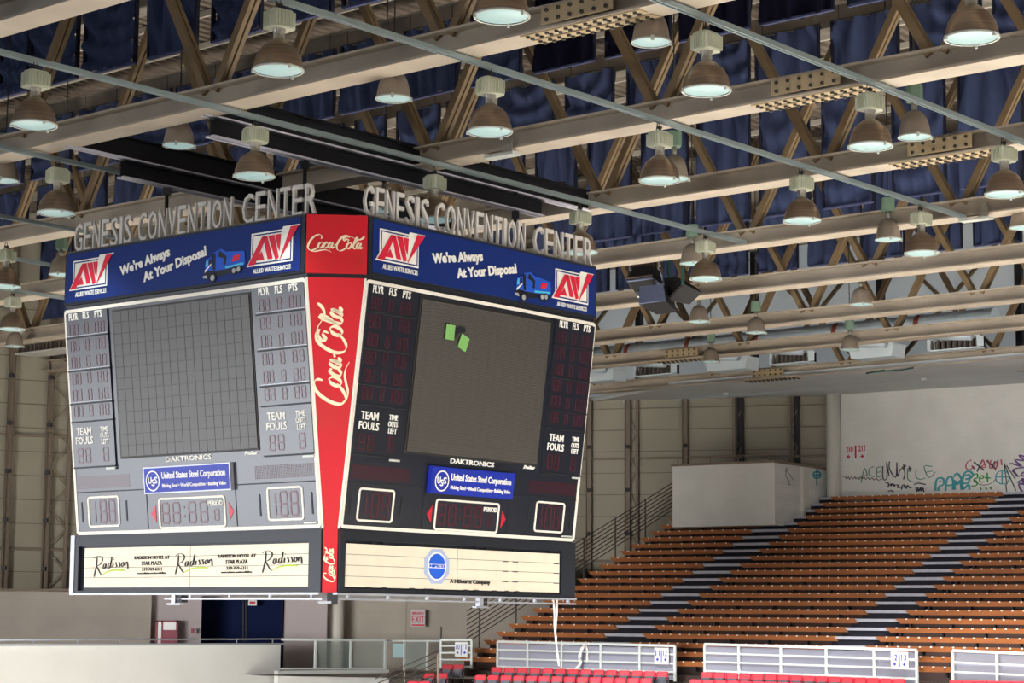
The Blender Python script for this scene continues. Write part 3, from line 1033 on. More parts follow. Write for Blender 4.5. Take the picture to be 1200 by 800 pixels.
for i, (px, kind) in enumerate(((710, 'h'), (778, 'g'), (861, 'h'), (938, 'g'), (1031, 'h'), (1129, 'g'))):
    t = t_at(px, 80.6, 12.0)
    wpx = {710: 40, 778: 44, 861: 50, 938: 45, 1031: 54, 1129: 58}[px]
    hl = abs(t_at(px - wpx / 2, 80.6, 12) - t_at(px + wpx / 2, 80.6, 12)) / 2
    mb = MB()
    mb.tube(ST(79.3, t + hl * 0.6, 12.45), ST(79.3, t - hl * 0.9, 12.3), 0.2, 12)
    mb.build('branch_pipe', m_duct, root, smooth=True)
    if kind == 'h':
        mb = MB()
        P = [ST(79.8, t + hl, 12.4), ST(79.8, t - hl, 12.4), ST(80.9, t - hl, 12.4), ST(80.9, t + hl, 12.4)]
        Q = [ST(80.1, t + hl, 11.85), ST(80.1, t - hl * 0.75, 11.85), ST(81.2, t - hl * 0.75, 11.85), ST(81.2, t + hl, 11.85)]
        mb.add(P + Q, [(0, 1, 2, 3), (7, 6, 5, 4), (0, 4, 5, 1), (1, 5, 6, 2), (2, 6, 7, 3), (3, 7, 4, 0)])
        mb.build('air_hood', m_hood, root)
    else:
        mb = MB()
        fr = (ST(80, t + hl, 12.35), ST(80, t - hl, 12.35))
        mb.bar(ST(79.8, t + hl, 12.36), ST(79.8, t - hl, 12.36), 0.08, 0.08)
        mb.bar(ST(80.0, t + hl, 11.86), ST(80.0, t - hl, 11.86), 0.5, 0.06)
        for q in (-1, 1):
            mb.bar(ST(79.85, t + hl * q, 11.9), ST(79.85, t + hl * q, 12.36), 0.06, 0.3)
        g = mb.build('grille_frame', m_hood, root)
        for j in range(9):
            mb = MB()
            tt = t + hl * (-0.9 + 0.225 * j)
            mb.bar(ST(79.8, tt, 11.9), ST(79.95, tt + 0.05, 12.33), 0.07, 0.22, up=V2)
            mb.build('blade', m_grille, g)
        mb = MB(); mb.bar(ST(80.3, t + hl, 12.1), ST(80.3, t - hl, 12.1), 0.03, 0.46)
        mb.build('grille_back', m_face2, g)
# lower air grille left of the scoreboard
P0 = ST(57.6, t_at(30, 57.6, 12.0), 12.0); P1 = ST(57.6, t_at(90, 57.6, 12.0), 12.0)
root = thing('return_grille', 'white framed louvre panel left of the scoreboard under the fifth truss', 'grille', P0)
mb = MB(); mb.bar(P0 + UPV * 0.0, P1 + UPV * 0.0, 1.2, 0.08); mb.bar(P0 + UPV * 0.2, P1 + UPV * 0.2, 0.05, 0.36)
mb.build('grille_frame', mat('white frame', rgb(205, 205, 198), 0.6), root)
for j in range(12):
    mb = MB(); c = P0.lerp(P1, 0.05 + j * 0.08) - V2 * 0.35 + UPV * 0.22
    mb.bar(c - V2 * 0.22, c + V2 * 0.22, 0.06, 0.34)
    mb.build('blade', m_grille, root)

# green hanging frame under the last truss
P = ST(S_T[9] - 0.3, t_at(1057, S_T[9]), ZB)
mb = MB()
for q in (-0.75, 0.75):
    mb.bar(P + V1 * q - UPV * 0.05, P + V1 * q - V2 * 1.6 - UPV * 0.35, 0.07, 0.07)
mb.bar(P + V1 * 0.75 - V2 * 0.9 - UPV * 0.22, P - V1 * 0.75 - V2 * 0.9 - UPV * 0.22, 0.06, 0.06)
o = mb.build('rigging_bracket', m_greenst)
tag(o, 'small dark green frame under the last truss on the right', 'frame')

# ------------------------------------------------------------------ loudspeaker cluster
SP = S_T[6] - 1.2
def sp_at(px, py, s):
    return onplane(px, py, V2 * s, V2)
root = thing('speaker_frame', 'green steel frame holding the loudspeakers right of the scoreboard', 'frame', sp_at(765, 300, SP))
mb = MB()
a = sp_at(731, 305, SP); b = sp_at(784, 298, SP); c = sp_at(800, 303, SP - 2.0)
mb.bar(a, b, 0.14, 0.14); mb.bar(b, c, 0.14, 0.14); mb.bar(a, c, 0.1, 0.1)
mb.bar(b, b - UPV * 1.0, 0.1, 0.1); mb.bar(c, c - UPV * 0.9, 0.1, 0.1); mb.bar(a.lerp(b, .3), a.lerp(b, .3) + UPV * 0.35, 0.1, 0.1); mb.bar(b, b + UPV * 0.35, 0.1, 0.1)
mb.build('frame_bars', m_greenst, root)
mb = MB()
for px, y0, y1 in ((737, 306, 317), (771, 301, 312), (746, 334, 348), (780, 330, 344)):
    mb.bar(sp_at(px, y0, SP - 0.3), sp_at(px + 2, y1, SP - 0.6), 0.07, 0.07)
mb.build('hanger_strap', m_hood, root)


def loudspeaker(label, quad, depth, fm, lowtilt):
    """quad: four front corner pixels (tl, tr, br, bl) with plane depths"""
    F = [sp_at(x, y, s) for x, y, s in quad]
    n = (F[1] - F[0]).cross(F[3] - F[0]).normalized()
    if n.dot(V2) < 0: n = -n
    cen = sum(F, Vector()) / 4
    r = thing('loudspeaker', label, 'speaker', cen - UPV * 0.4, 'loudspeakers hung right of the scoreboard')
    B = [cen.lerp(p, 0.72) + n * depth for p in F]
    mb = MB(); mb.add(F + B, [(0, 1, 2, 3), (7, 6, 5, 4), (0, 4, 5, 1), (1, 5, 6, 2), (2, 6, 7, 3), (3, 7, 4, 0)])
    mb.build('cabinet', m_speaker_k, r)
    G = [cen.lerp(p, 0.97) - n * 0.02 for p in F]
    mb = MB(); mb.add(G + [p - n * 0.03 for p in G], [(3, 2, 1, 0), (4, 5, 6, 7), (0, 1, 5, 4), (1, 2, 6, 5), (2, 3, 7, 6), (3, 0, 4, 7)])
    mb.build('grille', fm, r)


loudspeaker('brown fronted loudspeaker, upper one of the hanging cluster', [(739, 310, SP), (769, 307, SP), (765, 324, SP - 0.9), (734, 328, SP - 0.9)], 0.9, m_speaker_b, 0)
loudspeaker('blue grey loudspeaker facing down below the brown one', [(734, 328, SP - 0.9), (765, 324, SP - 0.9), (777, 333, SP - 0.2), (745, 336, SP - 0.2)], 0.5, m_speaker_g, 0)
loudspeaker('blue grey loudspeaker at the bottom of the hanging cluster', [(750, 336, SP - 1.2), (778, 333, SP - 1.2), (781, 353, SP - 1.5), (749, 357, SP - 1.5)], 0.9, m_speaker_g, 0)
loudspeaker('black loudspeaker at the right side of the hanging cluster', [(779, 326, SP - 0.6), (793, 324, SP - 0.9), (802, 333, SP - 1.1), (782, 352, SP - 1.0)], 0.9, m_speaker_k, 0)
mb = MB()

# ------------------------------------------------------------------ scoreboard
YAW = 0.8804356
AX = Vector((math.cos(YAW), math.sin(YAW), 0)); AY = Vector((-math.sin(YAW), math.cos(YAW), 0))
BC = Vector((-4.8262, 55.1, 0))


def BP(u, v, z):
    return BC + AX * u + AY * v + UPV * z


LV = [(9.4977, 5.469, 4.451), (8.0943, 5.469, 4.451), (7.9962, 5.453, 4.4706), (2.1306, 4.7507, 4.4844), (0.64, 4.7408, 4.5011)]
board = thing('scoreboard', 'large four sided centre hung scoreboard with blue sponsor banners', 'scoreboard', BP(0, 0, 0.64))
mb = MB(); vs = []; inset = 0.05
for z, h, e in LV:
    h -= inset
    for (u, v) in ((-h, e), (-h, -e), (-e, -h), (e, -h), (h, -e), (h, e), (e, h), (-e, h)):
        vs.append(BP(u, v, z))
fs = []
for k in range(4):
    for i in range(8):
        fs.append((k * 8 + i, (k + 1) * 8 + i, (k + 1) * 8 + (i + 1) % 8, k * 8 + (i + 1) % 8))
fs.append(tuple(range(7, -1, -1))); fs.append(tuple(range(32, 40)))
mb.add(vs, fs)
mb.build('housing', m_body, board)


def frame(side, top, bot):
    (z1, h1, e1), (z0, h0, e0) = LV[top], LV[bot]
    if side == 'L':
        a0, b0, a1, b1 = BP(-h0, e0, z0), BP(-h0, -e0, z0), BP(-h1, e1, z1), BP(-h1, -e1, z1)
    elif side == 'R':
        a0, b0, a1, b1 = BP(-e0, -h0, z0), BP(e0, -h0, z0), BP(-e1, -h1, z1), BP(e1, -h1, z1)
    else:
        a0, b0, a1, b1 = BP(-h0, -e0, z0), BP(-e0, -h0, z0), BP(-h1, -e1, z1), BP(-e1, -h1, z1)
    u = (b0 - a0).normalized(); w = (b0 - a0).length
    mid0 = (a0 + b0) / 2; mid1 = (a1 + b1) / 2
    v = (mid1 - mid0); h = v.length; v.normalize()
    n = u.cross(v)
    M = Matrix.Identity(4)
    for i in range(3):
        M[i][0] = u[i]; M[i][1] = v[i]; M[i][2] = n[i]; M[i][3] = a0[i]
    return M, w, h, (b1 - a1).length


def ring(mb, u0, v0, u1, v1, th, rad, w0, w1, F, n=5):
    """rounded rectangular line"""
    def loop(o):
        pts = []
        for cx_, cy_, a0 in ((u1 - rad, v1 - rad, 0), (u0 + rad, v1 - rad, 90), (u0 + rad, v0 + rad, 180), (u1 - rad, v0 + rad, 270)):
            for k in range(n + 1):
                a = math.radians(a0 + 90 * k / n); r_ = max(rad - o, 0.001)
                pts.append((cx_ + r_ * math.cos(a), cy_ + r_ * math.sin(a)))
        return pts
    A = loop(0); B = loop(th); N = len(A)
    vs = [F @ Vector((*p, w1)) for p in A] + [F @ Vector((*p, w1)) for p in B] + [F @ Vector((*p, w0)) for p in A] + [F @ Vector((*p, w0)) for p in B]
    fs = []
    for i in range(N):
        j = (i + 1) % N
        fs += [(i, j, N + j, N + i), (2 * N + i, 2 * N + j, j, i), (N + i, N + j, 3 * N + j, 3 * N + i)]
    mb.add(vs, fs)


SEG = {}


def digit_mesh(w, h, one=False):
    k = (w, h, one)
    if k in SEG: return SEG[k]
    t = w * 0.2; mb = MB()
    def seg(x0, y0, x1, y1):
        # each segment is a row of small lamps drawn as a double line
        dx, dy = x1 - x0, y1 - y0; L = math.hypot(dx, dy); dx /= L; dy /= L
        nx, ny = -dy, dx
        q = t * 0.42
        p = [(x0 + dx * t * .3 - nx * q, y0 + dy * t * .3 - ny * q), (x1 - dx * t * .3 - nx * q, y1 - dy * t * .3 - ny * q),
             (x1 - dx * t * .3 + nx * q, y1 - dy * t * .3 + ny * q), (x0 + dx * t * .3 + nx * q, y0 + dy * t * .3 + ny * q)]
        mb.prism(p, 0, 0.006)
    a, b = t / 2, w - t / 2; c, d, e = t / 2, h / 2, h - t / 2
    if one:
        seg(b, c, b, d); seg(b, d, b, e)
    else:
        for s_ in ((a, c, b, c), (a, d, b, d), (a, e, b, e), (a, c, a, d), (a, d, a, e), (b, c, b, d), (b, d, b, e)):
            seg(*s_)
    SEG[k] = mb.mesh('digit', m_digit)
    return SEG[k]


def quad_box(F, u0, u1, v0, v1, w0, w1):
    mb = MB(); mb.box((u0, v0, w0), (u1, v1, w1), F); return mb


def aw_logo(F, u0, v0, sc, parent, w):
    """white framed panel with the slanted red AW"""
    def T(pts): return [(u0 + x * sc, v0 + y * sc) for x, y in pts]
    mb = MB(); mb.prism(T([(0.14, 0.02), (1.52, 0.02), (1.52, 0.72), (1.76, 0.86), (1.2, 0.86), (1.17, 0.8), (0.14, 0.8), (0.14, 0.22), (0, 0.02)]), w, w + 0.012, F)
    mb.build('logo_panel', m_white, parent)
    mb = MB()
    mb.prism(T([(0.18, 0.06), (1.48, 0.06), (1.48, 0.09), (0.18, 0.09)]), w + 0.012, w + 0.018, F)
    mb.prism(T([(0.18, 0.73), (1.14, 0.73), (1.14, 0.76), (0.18, 0.76)]), w + 0.012, w + 0.018, F)
    mb.prism(T([(0.18, 0.28), (0.21, 0.28), (0.21, 0.76), (0.18, 0.76)]), w + 0.012, w + 0.018, F)
    mb.prism(T([(1.45, 0.06), (1.48, 0.06), (1.48, 0.6), (1.45, 0.54)]), w + 0.012, w + 0.018, F)
    mb.build('logo_outline', m_blue, parent)
    mb = MB()
    W1_ = w + 0.018; W2_ = w + 0.032
    # A: left slanted leg, right leg, foot
    mb.prism(T([(0.06, 0.05), (0.28, 0.05), (0.62, 0.62), (0.68, 0.69), (0.52, 0.69)]), W1_, W2_, F)
    mb.prism(T([(0.52, 0.69), (0.68, 0.69), (0.88, 0.14), (0.72, 0.14), (0.6, 0.52)]), W1_, W2_, F)
    mb.prism(T([(0.34, 0.14), (0.5, 0.34), (0.6, 0.14)]), W1_, W2_, F)
    # W
    mb.prism(T([(0.72, 0.69), (0.92, 0.69), (1.08, 0.14), (0.98, 0.1)]), W1_, W2_, F)
    mb.prism(T([(0.96, 0.69), (1.14, 0.69), (1.1, 0.3), (1.04, 0.4)]), W1_, W2_, F)
    mb.prism(T([(1.12, 0.1), (1.3, 0.32), (1.72, 0.83), (1.46, 0.83)]), W1_, W2_, F)
    mb.build('logo_letters', m_red, parent)


def garbage_truck(F, u0, v0, sc, parent, w):
    def T(pts): return [(u0 + x * sc, v0 + y * sc) for x, y in pts]
    mb = MB()
    mb.prism(T([(0.02, 0.16), (0.3, 0.1), (1.4, 0.24), (1.4, 0.34), (0.4, 0.34), (0.02, 0.3)]), w, w + 0.01, F, 1)        # chassis
    mb.prism(T([(0.36, 0.28), (0.36, 0.74), (0.62, 0.8), (0.76, 0.72), (1.42, 0.66), (1.46, 0.36), (1.38, 0.3)]), w + 0.01, w + 0.02, F, 0)
    mb.prism(T([(0.78, 0.3), (1.4, 0.34), (1.4, 0.39), (0.78, 0.35)]), w + 0.02, w + 0.024, F, 2)
    mb.prism(T([(0.04, 0.3), (0.08, 0.58), (0.3, 0.64), (0.34, 0.3)]), w + 0.01, w + 0.022, F, 0)
    mb.prism(T([(0.07, 0.42), (0.1, 0.56), (0.16, 0.58), (0.16, 0.42)]), w + 0.022, w + 0.026, F, 2)
    mb.prism(T([(0.19, 0.42), (0.19, 0.58), (0.28, 0.6), (0.3, 0.42)]), w + 0.022, w + 0.026, F, 1)
    mb.prism(T([(0.06, 0.26), (0.28, 0.44), (0.28, 0.48), (0.06, 0.32)]), w + 0.026, w + 0.03, F, 4)
    mb.prism(T([(0.34, 0.3), (0.34, 0.7), (0.42, 0.72), (0.42, 0.3)]), w + 0.022, w + 0.026, F, 1)
    mb.prism(T([(0.5, 0.62), (0.56, 0.76), (0.8, 0.6), (0.78, 0.4), (0.7, 0.4), (0.72, 0.56)]), w + 0.022, w + 0.026, F, 1)
    mb.prism(T([(0.0, 0.14), (0.0, 0.2), (0.14, 0.2), (0.16, 0.12)]), w + 0.02, w + 0.026, F, 3)
    for cx_, cy_, r_ in ((0.34, 0.12, 0.12), (1.08, 0.22, 0.1), (1.24, 0.24, 0.1)):
        c = [(u0 + sc * (cx_ + r_ * math.cos(a * PI / 7)), v0 + sc * (cy_ + r_ * math.sin(a * PI / 7))) for a in range(14)]
        mb.prism(c, w + 0.024, w + 0.03, F, 1)
        c = [(u0 + sc * (cx_ + r_ * .6 * math.cos(a * PI / 7)), v0 + sc * (cy_ + r_ * .6 * math.sin(a * PI / 7))) for a in range(14)]
        mb.prism(c, w + 0.03, w + 0.034, F, 3)
    mb.prism(T([(1.0, 0.44), (1.05, 0.58), (1.3, 0.6), (1.24, 0.46)]), w + 0.022, w + 0.028, F, 5)
    mb.build('truck_picture', [m_truckb, m_truckd, m_truckl, m_tyre, m_white, m_red], parent)


for side in 'LR':
    # --- upper banner
    F, w, h, _ = frame(side, 0, 1)
    mb = quad_box(F, 0, w, 0, h, -0.06, 0.04); fr = mb.build('banner_frame', m_body, board)
    mb = quad_box(F, 0.05 if side == 'L' else 0.14, w - (0.14 if side == 'L' else 0.05), 0.07, h - 0.05, 0.04, 0.055)
    pn = mb.build('sponsor_banner', m_blue, board)
    aw_logo(F, 0.22, 0.36, 1.0, pn, 0.055); aw_logo(F, 6.95, 0.30, 1.03, pn, 0.055)
    text('ALLIED WASTE SERVICES', F, (0.48, 0.2, 1.72, 0.32), m_white, pn, 0.06, bold=0.006)
    text('ALLIED WASTE SERVICES', F, (7.18, 0.14, 8.46, 0.25), m_white, pn, 0.06, bold=0.006)
    text("We're Always", F, (2.28, 0.5, 4.2, 0.84), m_white, pn, 0.06, rot=0.17, bold=0.035)
    text('At Your Disposal', F, (3.2, 0.25, 5.56, 0.58), m_white, pn, 0.06, rot=0.19, bold=0.035)
    garbage_truck(F, 5.42, 0.06, 1.02, pn, 0.055)
    # --- slanted statistics face
    F, w, h, _ = frame(side, 2, 3)
    mb = quad_box(F, 0, w, 0, h, -0.08, 0.02); stat = mb.build('stat_panel', m_face, board)
    mb = MB(); ring(mb, 0.01, 0.01, w - 0.01, h - 0.01, 0.085, 0.12, 0.02, 0.035, F); mb.build('border_line', m_border, stat)
    for off in (0.0, 7.14):
        mb = MB(); mb.box((off + 0.1, 1.76, 0.02), (off + 1.76, h - 0.12, 0.06), F)
        colp = mb.build('column_panel', m_face, stat)
        for v in (5.15, 4.28, 3.42, 2.95, 1.76):
            mb = MB(); mb.box((off + 0.1, v - 0.02, 0.06), (off + 1.76, v + 0.02, 0.085), F)
            mb.build('divider', m_face2, stat)
        mb = MB(); mb.box((off + 1.4, 1.68, 0.06), (off + 1.76, 1.73, 0.085), F)
        mb.build('label_plate', m_rim, stat)
        for v in (5.19, 4.32, 3.46):
            mb = MB(); mb.box((off + 0.1, v, 0.06), (off + 1.76, v + 0.012, 0.075), F)
            mb.build('panel_edge', m_alu if side == 'L' else m_body, stat)
        text('PLYR', F, (off + 0.24, 5.61, off + 0.60, 5.79), m_white, stat, 0.065, bold=0.012)
        text('FLS', F, (off + 0.80, 5.61, off + 1.05, 5.79), m_white, stat, 0.065, bold=0.012)
        text('PTS', F, (off + 1.28, 5.61, off + 1.56, 5.79), m_white, stat, 0.065, bold=0.012)
        text('TEAM', F, (off + 0.28, 2.61, off + 0.88, 2.80), m_white, stat, 0.065, bold=0.012)
        text('FOULS', F, (off + 0.24, 2.37, off + 0.93, 2.56), m_white, stat, 0.065, bold=0.012)
        text('TIME', F, (off + 1.25, 2.66, off + 1.55, 2.79), m_white, stat, 0.065, bold=0.012)
        text('OUTS', F, (off + 1.24, 2.50, off + 1.57, 2.63), m_white, stat, 0.065, bold=0.012)
        text('LEFT', F, (off + 1.27, 2.34, off + 1.56, 2.47), m_white, stat, 0.065, bold=0.012)
        for v in (5.21, 4.78, 4.35, 3.92, 3.49, 3.07):
            for u in (0.22, 0.42, 0.83, 1.24, 1.47):
                put('digit', digit_mesh(0.17, 0.31), stat, F @ Matrix.Translation((off + u, v, 0.062)))
        for u in (0.28, 0.58, 1.29):
            put('digit', digit_mesh(0.23, 0.4), stat, F @ Matrix.Translation((off + u, 1.87, 0.062)))
    # --- video screen
    mb = quad_box(F, 1.94, 7.06, 1.92, 5.74, 0.02, 0.035); scr = mb.build('video_screen', m_seam if side == 'L' else m_seam, board)
    nu, nv = (17, 13) if side == 'L' else (17, 13)
    u0, u1, v0, v1 = 2.0, 7.02, 1.97, 5.69
    du = (u1 - u0) / nu; dv = (v1 - v0) / nv
    mb = MB(); g = 0.006 if side == 'L' else 0.002
    mb.box((g, g, 0), (du - g, dv - g, 0.022))
    for i in range(6 if side == 'R' else 0):
        y = g + (dv - 2 * g) * (i + 0.2) / 6
        mb.add([(g, y, 0.022), (du - g, y, 0.022), (du - g, y + 0.012, 0.028), (g, y + 0.012, 0.028), (g, y + 0.02, 0.022), (du - g, y + 0.02, 0.022)], [(0, 1, 2, 3), (3, 2, 5, 4)])
    tile = mb.mesh('screen_module', m_screen)
    if side == 'L':
        for i in range(nu):
            for j in range(nv):
                put('screen_module', tile, scr, F @ Matrix.Translation((u0 + i * du, v0 + j * dv, 0.035 + random.uniform(0, 0.002))))
    else:
        big = MB()
        tv = [v.co.copy() for v in tile.vertices]; tf = [tuple(p.vertices) for p in tile.polygons]
        for i in range(nu):
            for j in range(nv):
                T = F @ Matrix.Translation((u0 + i * du, v0 + j * dv, 0.035 + random.uniform(0, 0.0015)))
                big.add([T @ v for v in tv], tf)
        o = big.build('screen_modules', m_screen, scr); o['kind'] = 'stuff'
        for (pu, pv, dw, dh, rot) in ((2.93, 4.8, 0.32, 0.37, 0.0), (3.42, 4.66, 0.32, 0.36, -0.32)):
            mb = MB(); mb.box((0, 0, 0), (dw, dh, 0.02), F @ Matrix.Translation((pu, pv, 0.075)) @ Matrix.Rotation(rot, 4, 'Z'))
            o = mb.build('green_patch', m_green, scr)
        mb = MB(); mb.prism([(3.25, 4.8), (3.28, 5.12), (3.62, 5.18), (3.68, 5.05), (3.42, 5.0)], 0.073, 0.082, F)
        mb.build('missing_module', m_face2, scr)
    # --- maker's names
    text('DAKTRONICS', F, (3.66, 1.775, 5.34, 1.90), m_white, stat, 0.03, bold=0.012)
    text('ProStar', F, (6.53, 1.82, 6.99, 1.91), m_white, stat, 0.03, bold=0.03, shear=0.3)
    # --- steel sponsor sign
    mb = quad_box(F, 2.9, 6.08, 1.0, 1.67, 0.02, 0.14)
    sg = mb.build('sponsor_sign', m_alu if side == 'L' else m_blue2, board)
    mb = quad_box(F, 2.94, 6.04, 1.03, 1.64, 0.14, 0.15); mb.build('sign_face', m_blue2, sg)
    mb = MB(); N = 28
    for r0_, r1_ in ((0.225, 0.26),):
        A = [(3.27 + r1_ * math.cos(2 * PI * i / N), 1.32 + r1_ * math.sin(2 * PI * i / N)) for i in range(N)]
        B = [(3.27 + r0_ * math.cos(2 * PI * i / N), 1.32 + r0_ * math.sin(2 * PI * i / N)) for i in range(N)]
        vs = [F @ Vector((*p, 0.165)) for p in A + B]
        mb.add(vs, [(i, (i + 1) % N, N + (i + 1) % N, N + i) for i in range(N)])
    mb.build('emblem_ring', m_white, sg)
    text('U', F, (3.10, 1.25, 3.22, 1.42), m_white, sg, 0.155, bold=0.012)
    text('S', F, (3.22, 1.19, 3.33, 1.36), m_white, sg, 0.155, bold=0.012)
    text('S', F, (3.33, 1.25, 3.44, 1.42), m_white, sg, 0.155, bold=0.012)
    text('United States Steel Corporation', F, (3.61, 1.31, 5.93, 1.53), m_white, sg, 0.155, bold=0.012)
    text('Making Steel \u2022 World Competitive \u2022 Building Value', F, (3.62, 1.11, 5.94, 1.235), m_white, sg, 0.155, bold=0.006)
    # --- message strips of dots
    for a, b, v0_, v1_ in ((0.166, 2.22, 1.2, 1.535), (6.82, 8.82, 1.22, 1.545)):
        mb = MB()
        rows = 11 if a > 5 else 9
        for j in range(rows):
            v = v0_ + (v1_ - v0_) * (j + 0.5) / rows
            if a > 5:
                nn = 44
                for i in range(nn):
                    u = a + (b - a) * (i + 0.5) / nn
                    mb.box((u - 0.011, v - 0.008, 0.02), (u + 0.011, v + 0.008, 0.028), F)
            else:
                mb.box((a, v - 0.008, 0.02), (b, v + 0.008, 0.028), F)
        o = mb.build('message_dots', m_digit, stat); o['kind'] = 'stuff'
    # --- lower cells
    for a, b in ((0.08, 2.83), (6.12, 8.88)):
        mb = MB(); mb.box((a, 1.10, 0.02), (b, 1.13, 0.035), F); mb.build('divider', m_face2, stat)
    for u in (2.84, 6.11):
        mb = MB(); mb.box((u - 0.012, 0.12, 0.02), (u + 0.012, 1.0, 0.03), F); mb.build('divider', m_face2, stat)
    for (a, b, c, d, nm) in ((0.52, 0.20, 1.77, 1.0, 'score_frame'), (3.28, 0.10, 5.73, 0.88, 'clock_frame'), (7.2, 0.21, 8.42, 1.02, 'score_frame')):
        mb = MB(); ring(mb, a, b, c, d, 0.05, 0.1, 0.02, 0.04, F); mb.build(nm, m_border, stat)
    for u in (0.95, 1.3):
        put('digit', digit_mesh(0.29, 0.62), stat, F @ Matrix.Translation((u + 0.02, 0.29, 0.022)))
        put('digit', digit_mesh(0.29, 0.62), stat, F @ Matrix.Translation((u + 6.66, 0.30, 0.022)))
    put('digit', digit_mesh(0.29, 0.62, True), stat, F @ Matrix.Translation((0.55, 0.29, 0.022)))
    put('digit', digit_mesh(0.29, 0.62, True), stat, F @ Matrix.Translation((7.22, 0.30, 0.022)))
    for u in (3.37, 3.77, 4.36, 4.78):
        put('digit', digit_mesh(0.31, 0.56), stat, F @ Matrix.Translation((u, 0.21, 0.022)))
    put('digit', digit_mesh(0.2, 0.3), stat, F @ Matrix.Translation((5.30, 0.26, 0.022)))
    for v in (0.38, 0.6):
        mb = MB(); mb.box((4.2, v, 0.02), (4.25, v + 0.05, 0.03), F); mb.build('colon_dot', m_digit, stat)
    text('PERIOD', F, (5.12, 0.64, 5.64, 0.76), m_white, stat, 0.03, bold=0.012)
    for pts in ([(2.99, 0.49), (3.17, 0.27), (3.17, 0.71)], [(6.02, 0.48), (5.85, 0.26), (5.85, 0.7)]):
        mb = MB(); mb.prism(pts, 0.02, 0.03, F); mb.build('arrow', m_arrow, stat)
    for u in (0.25, 2.02, 6.92, 8.68):
        mb = MB(); mb.box((u, 0.34, 0.02), (u + 0.05, 0.86, 0.03), F); mb.build('name_slot', m_face2, stat)
    mb = MB(); mb.box((8.4, 0.12, 0.02), (8.82, 0.16, 0.045), F); mb.build('label_plate', m_rim, stat)
    # --- lower housing with the slatted advertising panel
    F, w, h, _ = frame(side, 3, 4)
    ua, ub, va, vb = (0.15, 8.6, 0.06, 1.2) if side == 'L' else (0.2, 8.42, 0.1, 1.24)
    mb = MB()
    mb.box((0, 0, -0.05), (w, va, 0.06), F); mb.box((0, vb, -0.05), (w, h - 0.02, 0.06), F)
    mb.box((0, va, -0.05), (ua, vb, 0.06), F); mb.box((ub, va, -0.05), (w, vb, 0.06), F)
    lo_ = mb.build('sign_housing', m_body, board)
    if side == 'L':
        mb = quad_box(F, -0.16, 0.0, -0.02, h, -0.2, 0.08); mb.build('edge_trim', m_alu, lo_)
    sl0, sl1 = (0.37, 8.57) if side == 'L' else (0.24, 8.35)
    mid = 4.45 if side == 'L' else 4.24
    for j in range(4):
        for a, b in ((sl0, mid - 0.012), (mid + 0.012, sl1)):
            me = MB().box((a, 0.14 + j * 0.256, 0.0), (b, 0.14 + j * 0.256 + 0.246, 0.03)).mesh('sign_slat', m_slat)
            put('sign_slat', me, lo_, F @ Matrix.Translation((0, 0, random.uniform(0, 0.006))))
    if side == 'L':
        for (a, b, c, d) in ((0.74, 0.40, 2.15, 0.95), (3.88, 0.44, 5.3, 0.97), (7.0, 0.46, 8.4, 1.0)):
            G = F @ Matrix.Translation((a, b, 0.04)) @ Matrix.Diagonal(((c - a) / 7.2, (d - b) / 2.9, 1, 1))
            mb = MB()
            for st_ in RADI:
                stroke(mb, st_, 0.07, 0.26, 0.0, G, 0, 0.006, n=4)
            mb.build('lettering', m_ink, lo_)
            mb = MB(); stroke(mb, [(1.9, 0.35), (3.0, 0.75), (4.5, 0.95), (6.4, 0.9)], 0.08, 0.3, 0.8, G, 0, 0.006, n=4)
            mb.build('swoosh', m_lime, lo_)
        for a in (2.36, 5.47):
            text('RADISSON HOTEL AT', F, (a, 0.84, a + 1.33, 0.925), m_ink, lo_, 0.045, bold=0.006)
            text('STAR PLAZA', F, (a + 0.28, 0.69, a + 1.05, 0.79), m_ink, lo_, 0.045, bold=0.006)
            text('219\u00b7769\u00b76311', F, (a + 0.3, 0.55, a + 1.05, 0.63), m_ink, lo_, 0.045, bold=0.0)
            text('www.radisson.com/merrillvillein', F, (a + 0.12, 0.47, a + 1.2, 0.52), m_ink, lo_, 0.045, bold=0.0)
    else:
        c0 = (3.46, 0.70)
        mb = MB(); mb.prism([(c0[0] + 0.5 * math.cos((i + 0.5) * PI / 4), c0[1] + 0.46 * math.sin((i + 0.5) * PI / 4)) for i in range(8)], 0.035, 0.04, F); mb.build('octagon', m_lilac, lo_)
        mb = MB(); mb.prism([(c0[0] + 0.35 * math.cos(i * PI / 14), c0[1] + 0.35 * math.sin(i * PI / 14)) for i in range(28)], 0.04, 0.044, F); mb.build('disc_rim', m_white, lo_)
        mb = MB(); mb.prism([(c0[0] + 0.31 * math.cos(i * PI / 14), c0[1] + 0.31 * math.sin(i * PI / 14)) for i in range(28)], 0.044, 0.048, F); mb.build('disc', m_nip, lo_)
        mb = MB(); mb.box((c0[0] - 0.34, c0[1] - 0.045, 0.048), (c0[0] + 0.34, c0[1] + 0.055, 0.05), F); mb.build('disc_band', m_white, lo_)
        text('NIPSCO', F, (c0[0] - 0.28, c0[1] - 0.03, c0[0] + 0.28, c0[1] + 0.04), m_nip, lo_, 0.06, bold=0.012)
        text('A NiSource Company', F, (3.96, 0.27, 5.5, 0.40), m_ink, lo_, 0.045, bold=0.01)
        mb = MB()
        for u in (0.95, 1.5, 2.5, 3.0, 3.2, 4.5, 4.9, 5.6, 6.1, 6.5):
            mb.box((u, 0.1, 0.0), (u + 0.16, 0.15, 0.05), F)
        for u in (1.1, 1.5, 4.9, 5.3, 6.4, 7.9):
            mb.box((u, 1.165, 0.0), (u + 0.12, 1.21, 0.05), F)
        for u in (6.0, 6.4, 8.1):
            for v in (0.39, 0.65, 0.9):
                mb.box((u, v - 0.02, 0.035), (u + 0.22, v + 0.005, 0.04), F, 1)
